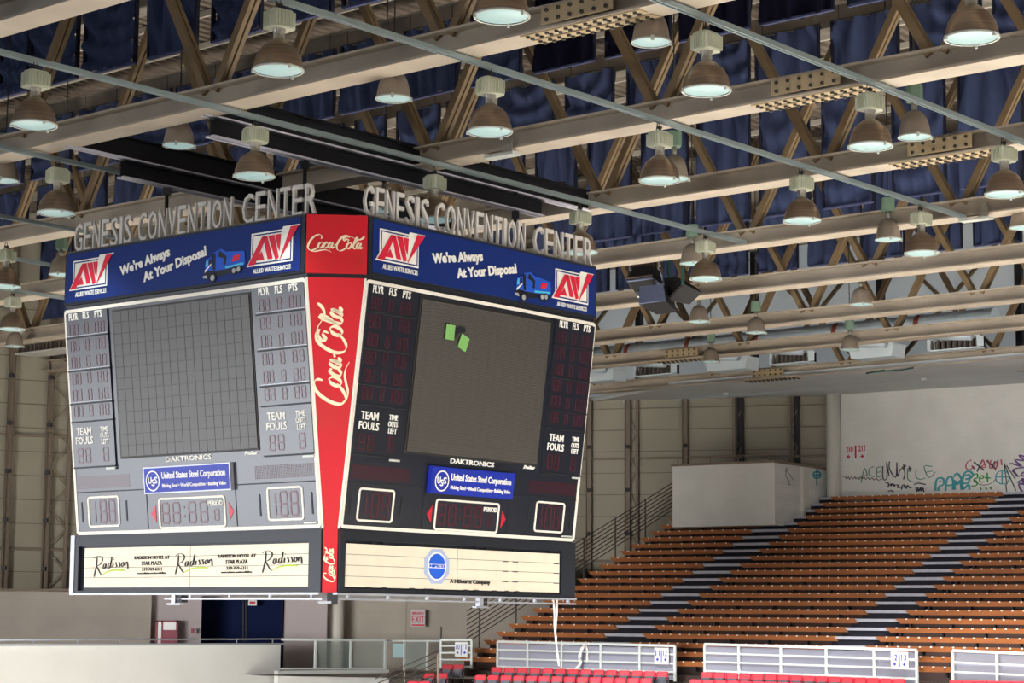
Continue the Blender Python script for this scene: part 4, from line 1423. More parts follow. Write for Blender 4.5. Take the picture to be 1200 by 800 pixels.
        mb.build('slat_clips', [m_face2, m_ink], lo_)['kind'] = 'stuff'
    # bottom rail
    mb = MB(); mb.box((-0.1, -0.05, -0.1), (w, 0.0, 0.12), F)
    mb.box((0 if side == 'R' else 3.6, -0.17, 0.0), (w if side == 'R' else w + 0.1, -0.13, 0.1), F)
    for i in range(7):
        u = 0.3 + i * 1.4
        if side == 'L' and u < 3.6: continue
        mb.box((u, -0.14, 0.0), (u + 0.05, -0.04, 0.08), F)
    rl = mb.build('bottom_rail', m_alu, board)
    mb = MB()
    u = 3.9 if side == 'L' else 5.0
    mb.box((u, -0.26, 0.0), (u + 0.14, -0.05, 0.14), F); mb.box((u + 0.14, -0.24, -0.1), (u + 0.34, -0.06, 0.1), F, 1); mb.box((u - 0.15, -0.3, 0.02), (u + 0.34, -0.26, 0.16), F)
    mb.build('rail_bracket', [m_alu, m_black], board)
    # --- raised letters on top
    F, w, h, _ = frame(side, 0, 1)
    mb = MB(); mb.box((0, h - 0.02, -0.5), (w, h + 0.03, 0.03), F); mb.build('letter_ledge', m_letter_d, board)
    lay = [('GENESIS', 0.06, 2.36), ('CONVENTION', 2.62, 6.12), ('CENTER', 6.5, 9.0)]
    sgn = None
    wd = {'I': 0.35, 'W': 1.3, 'M': 1.2, 'O': 1.08, 'C': 1.05, 'G': 1.08}
    for word, a, b in lay:
        tot = sum(wd.get(c, 0.95) + 0.22 for c in word) - 0.22; u = a
        sc = (b - a) / tot
        if sgn is None:
            mb = MB(); mb.box((0.0, h + 0.03, -0.3), (w, h + 0.06, -0.24), F); sgn = mb.build('letter_sign', m_letter_d, board)
        for ch in word:
            cw = wd.get(ch, 0.95) * sc
            text(ch, F, (u, h + 0.04, u + cw, h + 0.80), m_letter, sgn, -0.2, bold=0.0, depth=0.08, name='letter')
            u += cw + 0.22 * sc

# corner panels
Fc, wc, hc, _ = frame('C', 0, 1)
mb = quad_box(Fc, 0, wc, 0, hc, -0.05, 0.03); cp = mb.build('corner_panel', m_cola, board)
G = Fc @ Matrix.Translation((0.02, 0.50, 0.035)) @ Matrix.Diagonal((1.4 / 9.9, 0.44 / 3.3, 1, 1)) @ Matrix.Translation((-0.2, -0.4, 0))
mb = MB()
for st_ in COLA: stroke(mb, st_, 0.07, 0.34, math.radians(-28), G, 0, 0.012)
mb.build('lettering', m_cream, cp)
Fc, wc, hc, wt = frame('C', 2, 3)
mb = MB()
mb.prism([(0, 0), (wc, 0), (wc / 2 + wt / 2, hc), (wc / 2 - wt / 2, hc)], -0.05, 0.02, Fc)
cp = mb.build('corner_panel', m_cola, board)
mb = MB()
for q in (-1, 1):
    a = Vector((wc / 2 + q * wc / 2, 0, 0.02)); b = Vector((wc / 2 + q * wt / 2, hc, 0.02))
    mb.prism([(a.x - 0.025, 0), (a.x + 0.025, 0), (b.x + 0.025, hc), (b.x - 0.025, hc)], 0.02, 0.03, Fc)
mb.build('border_line', m_border, cp)
G = Fc @ Matrix.Translation((wc / 2 + 0.36, 2.87, 0.025)) @ Matrix.Rotation(PI / 2, 4, 'Z') @ Matrix.Diagonal((2.5 / 9.9, 0.86 / 3.3, 1, 1)) @ Matrix.Translation((-0.2, -0.4, 0))
mb = MB()
for st_ in COLA: stroke(mb, st_, 0.07, 0.34, math.radians(-28), G, 0, 0.012)
mb.build('lettering', m_cream, cp)
Fc, wc, hc, _ = frame('C', 3, 4)
mb = quad_box(Fc, 0, wc, 0, hc, -0.05, 0.03); cp = mb.build('corner_panel', m_cola, board)
G = Fc @ Matrix.Translation((wc / 2 + 0.14, 0.24, 0.035)) @ Matrix.Rotation(PI / 2, 4, 'Z') @ Matrix.Diagonal((0.84 / 9.9, 0.3 / 3.3, 1, 1)) @ Matrix.Translation((-0.2, -0.4, 0))
mb = MB()
for st_ in COLA: stroke(mb, st_, 0.12, 0.42, math.radians(-28), G, 0, 0.012, n=4)
mb.build('lettering', m_cream, cp)
mb = MB(); mb.box((wc / 2 - 0.05, -0.28, -0.1), (wc / 2 + 0.2, 0, 0.05), Fc, 1); mb.box((wc / 2 - 0.25, -0.26, -0.05), (wc / 2 + 0.05, -0.2, 0.1), Fc)
mb.build('rail_bracket', [m_alu, m_black], board)

# ------------------------------------------------------------------ bleachers
BU = Vector((0.8192, -0.5736, 0))            # along the benches, to the right
BN = Vector((-0.5736, -0.8192, 0))           # down the slope, towards the camera
BA = at(972.5, 586.5, 104.6)                 # front lower left corner of the top bench
RUN, RISE = 0.957, 0.361
NROW = 23


def row_p(j, U, dz=0.0, dn=0.0):
    return BA + BU * U + BN * (RUN * j + dn) + UPV * (dz - RISE * j)


def U_at(j, px, dz=0.0):
    lo, hi = -40.0, 60.0
    for _ in range(40):
        m_ = (lo + hi) / 2
        if pix(row_p(j, m_, dz))[0] < px: lo = m_
        else: hi = m_
    return (lo + hi) / 2


secL = (U_at(3, 784), U_at(3, 902)); secM = (U_at(0, 972.5), U_at(0, 1175.5)); secR = (U_at(3, 1190), U_at(3, 1190) + 13.5)
HB_, DB_ = 0.205, 0.34      # plank height and depth


def bench_mesh(L):
    """plank with slanted ends; local x along, y back, z up"""
    mb = MB(); e = 0.2
    A = [(0, 0, HB_), (e, 0.05, 0), (L - e * 0.2, 0.05, 0), (L - e, 0, HB_)]
    A = [(0.0, 0, HB_), (0.22, 0.04, 0), (L, 0.04, 0), (L - 0.16, 0, HB_)]
    B = [(x, DB_, z) for x, _, z in A]
    mb.add(A + B, [(0, 1, 2, 3), (5, 4, 7, 6), (0, 3, 7, 4), (1, 5, 6, 2)], 0)
    mb.add([A[0], A[1], B[1], B[0]], [(0, 3, 2, 1)], 1)
    mb.add([A[2], A[3], B[3], B[2]], [(0, 3, 2, 1)], 1)
    return mb.mesh('plank', [m_wood, m_wood_end])


BM = Matrix.Identity(4)
for i in range(3):
    BM[i][0] = BU[i]; BM[i][1] = -BN[i]; BM[i][2] = UPV[i]
for sec, (ua, ub), j0, j1, nm in (('left', secL, 3, NROW, 'section left of the first stairs'), ('middle', secM, 0, NROW, 'section between the two stairs'), ('right', secR, 3, NROW, 'section at the right edge')):
    L = ub - ua
    me = bench_mesh(L)
    mb = MB(); n = int(L / 0.46); sp = 0.46 if sec != 'left' else 0.62
    x = 0.5
    while x < L - 0.3:
        mb.box((x - 0.035, -0.012, HB_ - 0.045), (x + 0.035, 0.03, HB_ + 0.006)); x += sp
    md = mb.mesh('seat_markers', m_dot)
    mb = MB(); x = 0.6
    while x < L - 0.4:
        mb.box((x - 0.04, 0.1, -0.2), (x + 0.04, 0.3, 0.0)); x += 1.8
    mk = mb.mesh('brackets', m_cold)
    for j in range(j0, j1):
        P = row_p(j, ua)
        M = Matrix.Translation(P) @ BM
        r = tag(put('bench', None, None, M), 'orange brown bench plank, %s row from the top, %s' % (ORD[j - j0 + 1], nm), 'bench', 'bench planks, ' + nm)
        put('plank', me, r, M)
        o = put('seat_markers', md, r, M); o['kind'] = 'stuff'
        o = put('brackets', mk, r, M); o['kind'] = 'stuff'

# stepped tiers under the benches, dark boards
mb = MB()
ua, ub = secL[0] - 0.1, secR[1]
for j in range(-1, NROW + 1):
    a = ua if j >= 3 else secL[1] - 0.2
    if j < 0: a = secM[0] - 2.0
    P = row_p(j, a, -0.2, 0.30 - RUN); Q = row_p(j, ub, -0.2, 0.30 - RUN)
    lo_z = -RISE - 0.35
    A = [P, Q, Q + BN * RUN, P + BN * RUN]
    mb.add([p + UPV * (-0.16 + RISE * 0 ) for p in A] + [p + UPV * lo_z for p in A], [(3, 2, 1, 0)[::-1], (4, 5, 6, 7)[::-1], (3, 7, 6, 2), (0, 4, 7, 3)[::-1], (1, 2, 6, 5)[::-1]])
tiers = struct('floor_bleachers', mb, m_tier)
# stairs: nosing and riser of each step
for nm, u0, u1, j0, j1 in (('first', secL[1] - 0.25, secM[0] + 0.35, 0, NROW), ('second', secM[1] - 0.3, secR[0] + 0.35, -1, NROW)):
    r = thing('bleacher_stairs', '%s stairs between the bench sections, grey nosings over black risers' % nm, 'stairs', row_p(NROW, (u0 + u1) / 2), 'bleacher stairs')
    for j in range(j0, j1):
        dn = -0.16
        P = row_p(j, u0, 0, dn); Q = row_p(j, u1, 0, dn)
        mb = MB(); d = -BN
        def slab(za, zb, d0, d1, mi):
            A = [P - BN * d0, Q - BN * d0, Q - BN * d1, P - BN * d1]
            mb.add([p + UPV * za for p in A] + [p + UPV * zb for p in A], [(3, 2, 1, 0), (4, 5, 6, 7), (0, 1, 5, 4), (1, 2, 6, 5), (2, 3, 7, 6), (3, 0, 4, 7)], mi)
        slab(0.07, 0.19, 0.0, RUN + 0.05, 0)
        slab(-0.2, 0.07, 0.06, 0.5, 1)
        mb.build('step', [m_tread, m_riser], r)

# guard rail along the left end of the bench section
r = thing('stair_guard', 'dark pipe guard sloping down beside the left end of the benches', 'railing', row_p(14, secL[0] - 0.5))
for q in range(8):
    mb = MB()
    mb.tube(row_p(1.5, secL[0] - 0.55, 0.25 + q * 0.2, 0), row_p(20.5, secL[0] - 0.55, 0.25 + q * 0.2, 0), 0.024, 6)
    mb.build('rail', m_hand, r)
for j in range(1, 23, 3):
    mb = MB(); mb.tube(row_p(j + 0.5, secL[0] - 0.55, -0.4, 0), row_p(j + 0.5, secL[0] - 0.55, 1.68, 0), 0.04, 6)
    mb.build('post', m_hand, r)

# ------------------------------------------------------------------ block room above the left benches
bc = at(908, 603, 101.2); bt = at(908, 541.5, 101.2).z
b0 = Vector((bc.x, bc.y, 0)); wl = None
lo, hi = 0.0, 20.0
for _ in range(40):
    m_ = (lo + hi) / 2
    if pix(b0 - BU * m_ + UPV * bt)[0] > 788: lo = m_
    else: hi = m_
bw = lo
zb0 = bc.z - 0.5
mb = MB()
lo, hi = 1.0, 12.0
for _ in range(40):
    m_ = (lo + hi) / 2
    if pix(b0 - BN * m_ + UPV * bt)[0] < 984: lo = m_
    else: hi = m_
RD = lo
A = [b0 - BU * bw, b0, b0 - BN * RD, b0 - BN * RD - BU * bw]
mb.add([p + UPV * zb0 for p in A] + [p + UPV * bt for p in A], [(3, 2, 1, 0), (4, 5, 6, 7), (0, 1, 5, 4), (1, 2, 6, 5), (2, 3, 7, 6), (3, 0, 4, 7)])
room = thing('block_room', 'white painted block room standing above the left benches', 'booth', b0 - BU * bw / 2 + UPV * zb0)
o = mb.build('block_walls', m_wallw, room); add_uv(o, b0, BU)
mb = MB(); mb.bar(b0 - BU * (bw + 0.06) - BN * 0.05 + UPV * (bt + 0.05), b0 + BU * 0.06 - BN * 0.05 + UPV * (bt + 0.05), 0.2, 0.12)
mb.bar(b0 + BU * 0.02 + UPV * (bt + 0.05), b0 + BU * 0.02 - BN * (RD + 0.1) + UPV * (bt + 0.05), 0.2, 0.12)
mb.build('coping', m_col, room)
mb = MB()
mb.tube(b0 - BU * (bw - 0.3) + UPV * (bt + 0.42), b0 + UPV * (bt + 0.42), 0.025, 6)
for q in (0.3, 2.0, 3.6, bw - 0.3):
    mb.tube(b0 - BU * q + UPV * bt, b0 - BU * q + UPV * (bt + 0.42), 0.025, 6)
mb.build('roof_rail', m_col, room)
mb = MB(); mb.box((-0.3, -0.3, bc.z - 0.6), (0.3, 0.3, bt - 0.05), Matrix.Translation(b0 - BN * RD * 0.42 - BU * 0.12) @ Matrix.Rotation(math.atan2(BU.y, BU.x), 4, 'Z'))
mb.build('pilaster', mat('cream paint', rgb(214, 212, 204), 0.7), room)

# ------------------------------------------------------------------ graffiti, painted straight on the walls


def wall_frame(a, d):
    n = Vector((d.y, -d.x, 0))
    if n.y > 0: n = -n
    M = Matrix.Identity(4)
    for i in range(3):
        M[i][0] = d[i]; M[i][1] = UPV[i]; M[i][2] = n[i]; M[i][3] = a[i]
    return M, n


GW, nG = wall_frame(RW0, dR)
GWi = GW.inverted()


def gp(x, y, M=None, n=None):
    """photograph pixel to wall coordinates"""
    M = M or GW
    P = onplane(x, y, M.translation, Vector((M[0][2], M[1][2], M[2][2])))
    q = M.inverted() @ P
    return (q.x, q.y)


def graffiti(label, strokes, m_, w=0.07, M=None, smooth=True):
    M = M or GW
    mb = MB()
    for st_ in strokes:
        stroke(mb, [gp(x, y, M) for x, y in st_], w * 0.5, w * 0.8, 0.3, M, 0.002, 0.008, n=3, smooth=smooth, taper=False)
    o = mb.build('graffiti', m_)
    return tag(o, label, 'graffiti')


def C5(pts, bx, by, k):
    return [(bx + x / k, by + y / k) for x, y in pts]


k2, k1 = 8.892, 8.0
g_green = mat('green spray', rgb(70, 140, 118), 0.8); g_blk = mat('black spray', rgb(62, 60, 72), 0.8); g_teal = mat('teal spray', rgb(70, 160, 172), 0.8)
g_pink = mat('pink spray', rgb(190, 84, 106), 0.8); g_purp = mat('purple spray', rgb(104, 70, 136), 0.8); g_grn2 = mat('leaf green spray', rgb(40, 150, 60), 0.8); g_brn = mat('dark marker', rgb(88, 60, 66), 0.8)
D = lambda *s: [C5(p, 980, 510, k2) for p in s]
graffiti('thin green letters A C E sprayed on the white wall', D([(258, 495), (295, 340), (325, 420)], [(262, 425), (318, 415)], [(395, 325), (345, 345), (345, 410), (400, 430)], [(470, 330), (425, 340), (425, 430), (470, 425)], [(425, 385), (465, 378)],
                                                            [(745, 355), (745, 450), (800, 485), (875, 480)], [(835, 350), (830, 430), (880, 460), (930, 440)], [(1000, 325), (915, 322), (965, 440), (1035, 380)], [(935, 385), (1005, 370)]), g_green, 0.075)
graffiti('tall black scribbled letters in the middle of the green tag', D([(485, 320), (485, 430), (505, 465), (530, 430), (525, 280)], [(525, 280), (550, 420)], [(555, 270), (555, 350), (620, 440), (632, 280)], [(632, 300), (640, 430), (665, 360), (700, 345), (715, 400), (700, 460)],
                                                                      [(700, 300), (712, 345)], [(680, 330), (730, 320)], [(690, 345), (725, 305)], [(735, 350), (785, 335)], [(760, 320), (770, 380)], [(745, 375), (785, 345)]), g_blk, 0.085)
random.seed(3)
graffiti('small dark scrawled line left of the black letters', D([(70, 435), (90, 425), (110, 455), (125, 430), (140, 460), (155, 430), (175, 455), (195, 430), (205, 455), (225, 435), (240, 460)], [(240, 460), (255, 430), (270, 455), (290, 430), (310, 460), (330, 435), (350, 465), (372, 440), (395, 465), (415, 445), (440, 468), (470, 450), (465, 470)]), g_brn, 0.06)
graffiti('black marker words under the big green tag', D([(510, 490), (545, 500), (540, 545)], [(545, 520), (565, 515)], [(570, 500), (570, 530), (590, 500), (605, 530), (615, 510)], [(625, 515), (645, 520), (640, 545), (670, 540)], [(680, 565), (690, 520), (715, 520), (700, 545)], [(715, 520), (730, 555), (740, 520), (765, 545), (790, 540)],
                                                  [(810, 515), (850, 498), (935, 512)], [(830, 535), (840, 590)], [(850, 540), (860, 585), (880, 540), (885, 585)], [(900, 545), (915, 590)], [(840, 570), (915, 555)], [(540, 585), (570, 575), (600, 590)]), g_blk, 0.1)
E_ = lambda *s: [C5(p, 1080, 500, k1) for p in s]
graffiti('teal bubble letters sprayed low on the white wall', E_([(130, 600), (135, 510), (165, 478), (205, 490), (205, 540), (165, 560), (155, 600)], [(165, 510), (185, 510)], [(225, 600), (235, 500), (270, 465), (295, 500), (295, 590)], [(240, 550), (295, 545)], [(310, 590), (315, 500), (335, 545), (360, 500), (375, 590)], [(300, 470), (330, 435), (365, 470), (380, 500)],
                                                             [(390, 590), (380, 520), (400, 440), (440, 415), (480, 440), (460, 480), (410, 490)], [(400, 460), (450, 450), (440, 520), (390, 530)], [(400, 580), (440, 540), (450, 590)]), g_teal, 0.16)
graffiti('teal circle with a cross sprayed on the white wall', E_([(755, 410), (800, 425), (825, 475), (800, 525), (750, 535), (705, 510), (695, 465), (715, 425), (755, 410)], [(755, 410), (755, 535)], [(700, 470), (822, 470)]), g_teal, 0.09)
graffiti('leaf green scrawled word beside the teal letters', E_([(485, 450), (520, 440), (525, 475), (490, 490), (525, 520), (510, 550), (465, 555)], [(545, 485), (580, 480), (570, 455), (545, 475), (550, 515), (590, 515)], [(615, 430), (620, 520)], [(590, 475), (650, 480)], [(545, 560), (560, 590)], [(600, 560), (610, 590)], [(640, 560), (655, 585)]), g_grn2, 0.1)
graffiti('dark curved smile line under the green word', E_([(485, 500), (520, 530), (580, 545), (650, 530), (695, 490)]), g_brn, 0.06)
graffiti('pink scrawled tag on the white wall', E_([(470, 310), (430, 330), (415, 370), (430, 400), (475, 390), (470, 360)], [(560, 340), (575, 310), (590, 350), (560, 370), (600, 380), (590, 340)], [(620, 310), (640, 350), (650, 310)], [(640, 350), (640, 385), (680, 380), (690, 330), (710, 350), (690, 410)], [(745, 305), (752, 360)]), g_pink, 0.09)
graffiti('black crossing out marks over the pink tag', E_([(490, 330), (585, 405)], [(520, 420), (570, 310)], [(610, 315), (700, 400)], [(480, 370), (495, 395)], [(655, 385), (690, 320)], [(715, 310), (712, 370)]), g_blk, 0.1)
graffiti('long thin black lines right of the teal circle', E_([(770, 335), (885, 600)], [(795, 360), (880, 490)], [(790, 540), (800, 625)], [(775, 360), (800, 540)]), g_blk, 0.07)
graffiti('purple zigzag scribble at the right edge of the wall', E_([(1000, 290), (910, 265), (960, 315), (870, 310), (940, 370), (850, 345), (820, 350)], [(960, 380), (860, 400), (910, 470), (850, 410)], [(1000, 400), (930, 450), (990, 470), (900, 520), (980, 540), (910, 540), (960, 620), (1010, 560), (940, 480), (1000, 610)]), g_purp, 0.12)
# side wall of the block room
RM, nRM = wall_frame(b0, -BN)
RM, _n = wall_frame(b0, -BN)
R_ = lambda *s: [C5(p, 880, 540, 10.0) for p in s]
MS = Matrix.Identity(4)
for i in range(3):
    MS[i][0] = -BN[i]; MS[i][1] = UPV[i]; MS[i][2] = BU[i]; MS[i][3] = b0[i]
MS = MS @ Matrix.Translation((0, 0, 0.01))
graffiti('small black figure doodle on the shaded side of the block room', R_([(405, 100), (420, 80), (430, 110), (400, 120), (420, 130), (405, 160), (430, 210), (450, 240), (435, 275), (465, 272)], [(440, 140), (470, 180), (490, 220)]), g_blk, 0.05, MS)
graffiti('teal cross with a ring on the side of the block room', R_([(772, 65), (770, 120)], [(770, 120), (730, 145), (735, 185), (770, 200), (812, 185), (812, 140), (770, 120)], [(770, 120), (768, 285)], [(725, 165), (815, 160)]), g_teal, 0.17, MS)
graffiti('black doorway drawing at the end of the block room side', R_([(885, 440), (890, 260), (905, 180), (940, 155), (965, 190), (975, 300), (985, 380)], [(880, 210), (960, 215)], [(885, 270), (930, 270), (935, 380)], [(915, 300), (915, 440)]), g_blk, 0.1, MS)

# section sign on the white wall
x0, y0 = gp(990.5, 541); x1, y1 = gp(1015.5, 523)
mb = MB(); mb.box((x0, y0, 0.0), (x1, y1, 0.02), GW)
sgn = tag(put('section_sign', None, None, GW @ Matrix.Translation((x0, y0, 0))), 'white sign 210 and 211 with red arrows on the right wall', 'sign')
mb.build('sign_board', m_paper, sgn)
k = (x1 - x0) / 25.0
text('210', GW, (x0 + 1.5 * k, y0 + 10 * k, x0 + 9.5 * k, y0 + 16.5 * k), m_signred, sgn, 0.03, bold=0.02)
text('211', GW, (x0 + 16 * k, y0 + 10.5 * k, x0 + 23.5 * k, y0 + 17 * k), m_signred, sgn, 0.03, bold=0.02)
mb = MB(); mb.box((x0 + 11.6 * k, y0 + 3 * k, 0.02), (x0 + 13.4 * k, y0 + 17 * k, 0.03), GW)
for cx_, sg in ((4.5, -1), (19.5, 1)):
    c = (x0 + cx_ * k, y0 + 5.2 * k)
    mb.prism([(c[0] + sg * 2.6 * k, c[1]), (c[0], c[1] + 2.6 * k), (c[0], c[1] - 2.6 * k)], 0.02, 0.03, GW)
    mb.box((c[0] - 1.6 * k, c[1] - 0.7 * k, 0.02), (c[0] + 1.6 * k, c[1] + 0.7 * k, 0.03), GW)
mb.build('sign_marks', m_signred, sgn)

# ------------------------------------------------------------------ lower walls and concourse
ZF = -2.1        # concourse floor


def pxwall(name, x0, x1, Y0, Y1, ytop, ybot, m_, thick=0.3, kind='structure'):
    a = at(x0, ytop, Y0); b = at(x1, ytop, Y1)
    zt = (a.z + b.z) / 2; zb = at((x0 + x1) / 2, ybot, (Y0 + Y1) / 2).z
    mb = MB(); n = wall_quad(mb, Vector((a.x, a.y, 0)), Vector((b.x, b.y, 0)), zb, zt, thick)
    o = mb.build(name, m_)
    add_uv(o, Vector((a.x, a.y, 0)), Vector((b.x - a.x, b.y - a.y, 0)).normalized())
    if kind: o['kind'] = kind
    return o, Vector((a.x, a.y, zt)), Vector((b.x, b.y, zt)), n


pxwall('wall_concourse_left', -30, 178, 93, 95.5, 693, 790, m_lowwall)
pxwall('wall_concourse_door', 178, 237, 96.0, 96.5, 690, 790, m_lowwall2)
pxwall('wall_concourse_curtain', 235, 337, 99, 99, 690, 790, m_navy)
pxwall('wall_concourse_mid', 335, 384, 97, 97.5, 690, 790, m_lowwall2)
pxwall('wall_concourse_centre', 400, 480, 99.5, 100, 680, 790, m_lowwall3)
pxwall('wall_concourse_exit', 478, 660, 99.2, 101.5, 660, 800, m_lowwall3)
# header above the curtain and ledge line over the concourse walls
a = at(-30, 691, 92.6); b = at(178, 691, 95.2)
mb = MB(); mb.bar(a, b, 0.5, 0.1); struct('trim_3', mb, m_col)
a = at(237, 699, 98.6); b = at(337, 699, 98.6)
mb = MB(); mb.bar(a, b, 0.2, 0.16); struct('trim_4', mb, m_lowwall2)
mb = MB()
for px in (285, 288):
    mb.bar(at(px, 702, 98.9), at(px, 752, 98.9), 0.03, 0.04)
mb.bar(at(331, 702, 98.8), at(331, 752, 98.8), 0.2, 0.04, mi=1)
struct('trim_5', mb, [m_cold, mat('dark maroon edge', rgb(60, 20, 44), 0.8)])
c = at(394, 720, 98.5)
mb = MB(); mb.tube((c.x, c.y, -3), (c.x, c.y, 1.35), 0.37, 24)
o = mb.build('round_column', mat('cream paint', rgb(214, 212, 204), 0.7), smooth=True); tag(o, 'round cream column below the scoreboard corner beside the centre wall', 'column')
# small exit light over the curtain
a = at(296, 706, 98.3)
r = thing('exit_light', 'small white exit box above the navy curtain', 'sign', a)
mb = MB(); mb.box((-0.2, -0.05, -0.13), (0.2, 0.05, 0.13), Matrix.Translation(a)); mb.build('sign_box', m_paper, r)
mb = MB(); mb.box((-0.13, -0.06, -0.05), (0.13, -0.05, 0.06), Matrix.Translation(a)); mb.build('sign_marks', m_signred, r)
# maroon framed cabinet
FW = Matrix.Identity(4)
a = at(182, 756, 95.6)
for i, v in enumerate(((1, 0, 0), (0, 0, 1), (0, -1, 0))):
    for j in range(3): FW[j][i] = v[j]
FW.translation = a
wpx = 95.6 / FPX
r = thing('maroon_cabinet', 'maroon framed glass cabinet on the wall left of the navy curtain', 'cabinet', a)
W_, H_ = 26 * wpx, 29 * wpx
mb = MB(); mb.box((0, 0, 0), (W_, 0.09, 0.1), FW); mb.box((0, H_ - 0.09, 0), (W_, H_, 0.1), FW); mb.box((0, 0, 0), (0.09, H_, 0.1), FW); mb.box((W_ - 0.09, 0, 0), (W_, H_, 0.1), FW); mb.box((W_ * 0.26, 0, 0), (W_ * 0.32, H_, 0.1), FW); mb.box((W_ * 0.26, H_ * 0.58, 0), (W_, H_ * 0.62, 0.1), FW)
mb.build('cabinet_frame', m_maroon, r)
mb = MB(); mb.box((0.05, 0.05, 0), (W_ - 0.05, H_ - 0.05, 0.04), FW); mb.build('glass', m_mglass, r)
mb = MB(); mb.box((W_ * 0.32, 0.09, 0.04), (W_ - 0.09, H_ * 0.58, 0.08), FW); dp = mb.build('door_panel', m_maroon, r)
a = at(226, 739, 96.0)
mb = MB(); mb.box((-0.07, -0.08, -0.11), (0.07, 0.0, 0.11), Matrix.Translation(a)); o = mb.build('alarm_box', m_maroon); tag(o, 'small maroon alarm box on the wall beside the cabinet', 'alarm')
# emergency exit sign
a = at(482, 734, 99.0); FE = FW.copy(); FE.translation = a; s_ = 99.0 / FPX
r = thing('exit_sign', 'white EMERGENCY EXIT sign with red letters and bar', 'sign', a)
mb = MB(); mb.box((-0.02, 0, 0), (16 * s_, 19.5 * s_, 0.02), FE); mb.build('sign_board', mat('grey white sign', rgb(190, 186, 190), 0.7), r)
text('EXIT', FE, (0.6 * s_, 4.6 * s_, 15.2 * s_, 12.6 * s_), m_signred, r, 0.03, bold=0.01)
text('EMERGENCY', FE, (0.6 * s_, 13.8 * s_, 15.2 * s_, 17.2 * s_), m_signred, r, 0.03, bold=0.01)
mb = MB(); mb.box((0.4 * s_, 1.0 * s_, 0.02), (15.3 * s_, 2.8 * s_, 0.03), FE); mb.build('bar', m_signred, r)

# white parapets of the lower tier
o, pa_, pb_, n_ = pxwall('wall_parapet_left', -40, 329, 79, 92, 755.5, 860, m_parapet)
o2, pc_, pd_, n2_ = pxwall('wall_parapet_centre', 326, 456, 91, 95, 785, 860, m_parapet)
mb = MB(); mb.bar(pa_ + UPV * 0.02, pb_ + UPV * 0.02, 0.4, 0.08)
struct('trim_6', mb, mat('grey coping', rgb(150, 156, 162), 0.6))
r = thing('pipe_rail', 'pale pipe rail on the white parapet at lower left', 'railing', pa_.lerp(pb_, 0.5))
mb = MB(); mb.tube(pa_ + UPV * 0.2, pb_ + UPV * 0.24, 0.035, 8); mb.build('rail', m_alu, r)
for i in range(8):
    P = pa_.lerp(pb_, 0.06 + i * 0.13); mb = MB(); mb.tube(P, P + UPV * 0.22, 0.028, 6); mb.build('post', m_alu, r)


def panel_rail(label, x0, x1, Y0, Y1, y0, y1, ybot, posts, rails, panel, sign=None, rm=None, group=None):
    """framed rail between two photograph columns; posts and rails are fractions"""
    rm = rm or m_rail
    A = at(x0, y0, Y0); B = at(x1, y1, Y1)
    h = A.z - at(x0, ybot, Y0).z
    r = thing('framed_rail', label, 'railing', (A + B) / 2 - UPV * h, group)
    d = (B - A).normalized(); n = Vector((d.y, -d.x, 0)).normalized()
    for f in posts:
        P = A.lerp(B, f); mb = MB(); mb.bar(P, P - UPV * h, 0.09, 0.09, up=n); mb.build('post', rm, r)
    for f in rails:
        mb = MB(); mb.bar(A - UPV * h * f, B - UPV * h * f, 0.07, 0.07 if f else 0.1); mb.build('rail', rm, r)
    if panel:
        ps = sorted(posts)
        for f0, f1 in zip(ps[:-1], ps[1:]):
            a = A.lerp(B, f0); b = A.lerp(B, f1); off = -n * (-0.06) if n.y < 0 else n * -0.06
            off = Vector((-n.x, -n.y, 0)) * 0.07 if n.y < 0 else n * 0.07
            mb = MB(); mb.add([a + off - UPV * h * 0.06, b + off - UPV * h * 0.06, b + off - UPV * h * 0.97, a + off - UPV * h * 0.97], [(0, 1, 2, 3)])
            mb.build('rail_panel', panel, r)
    if sign:
        f, txt, wpx_, hpx_, clr = sign
        P = A.lerp(B, f) + (n if n.y < 0 else -n) * 0.1
        S = Matrix.Identity(4); nn = n if n.y < 0 else -n
        for j in range(3):
            S[j][0] = d[j]; S[j][1] = UPV[j]; S[j][2] = nn[j]
        sc = P.dot(CF) / FPX
        S.translation = P - d * (wpx_ * sc / 2) - UPV * (hpx_ + 2.5) * sc
        sb = thing('section_sign', 'white %s sign with blue arrows on the %s' % (txt, label[:40].rsplit(' ', 1)[0]), 'sign', S.translation)
        mb = MB(); mb.box((0, 0, 0), (wpx_ * sc, hpx_ * sc, 0.02), S); mb.build('sign_board', m_paper, sb)
        t1, t2 = txt.split(' ')
        text(t1, S, (wpx_ * sc * .1, hpx_ * sc * .5, wpx_ * sc * .38, hpx_ * sc * .85), clr, sb, 0.03, bold=0.0)
        text(t2, S, (wpx_ * sc * .62, hpx_ * sc * .5, wpx_ * sc * .9, hpx_ * sc * .85), clr, sb, 0.03, bold=0.0)
        mb = MB(); mb.box((wpx_ * sc * .47, hpx_ * sc * .12, 0.02), (wpx_ * sc * .53, hpx_ * sc * .85, 0.03), S)
        for cx_, sg in ((0.22, -1), (0.78, 1)):
            c_ = (wpx_ * sc * cx_, hpx_ * sc * 0.28); q = hpx_ * sc * 0.1
            mb.prism([(c_[0] - q, c_[1]), (c_[0], c_[1] - q), (c_[0] + q, c_[1]), (c_[0], c_[1] + q)], 0.02, 0.03, S)
        mb.build('sign_marks', m_signblue, sb)
    return r, A, B, h


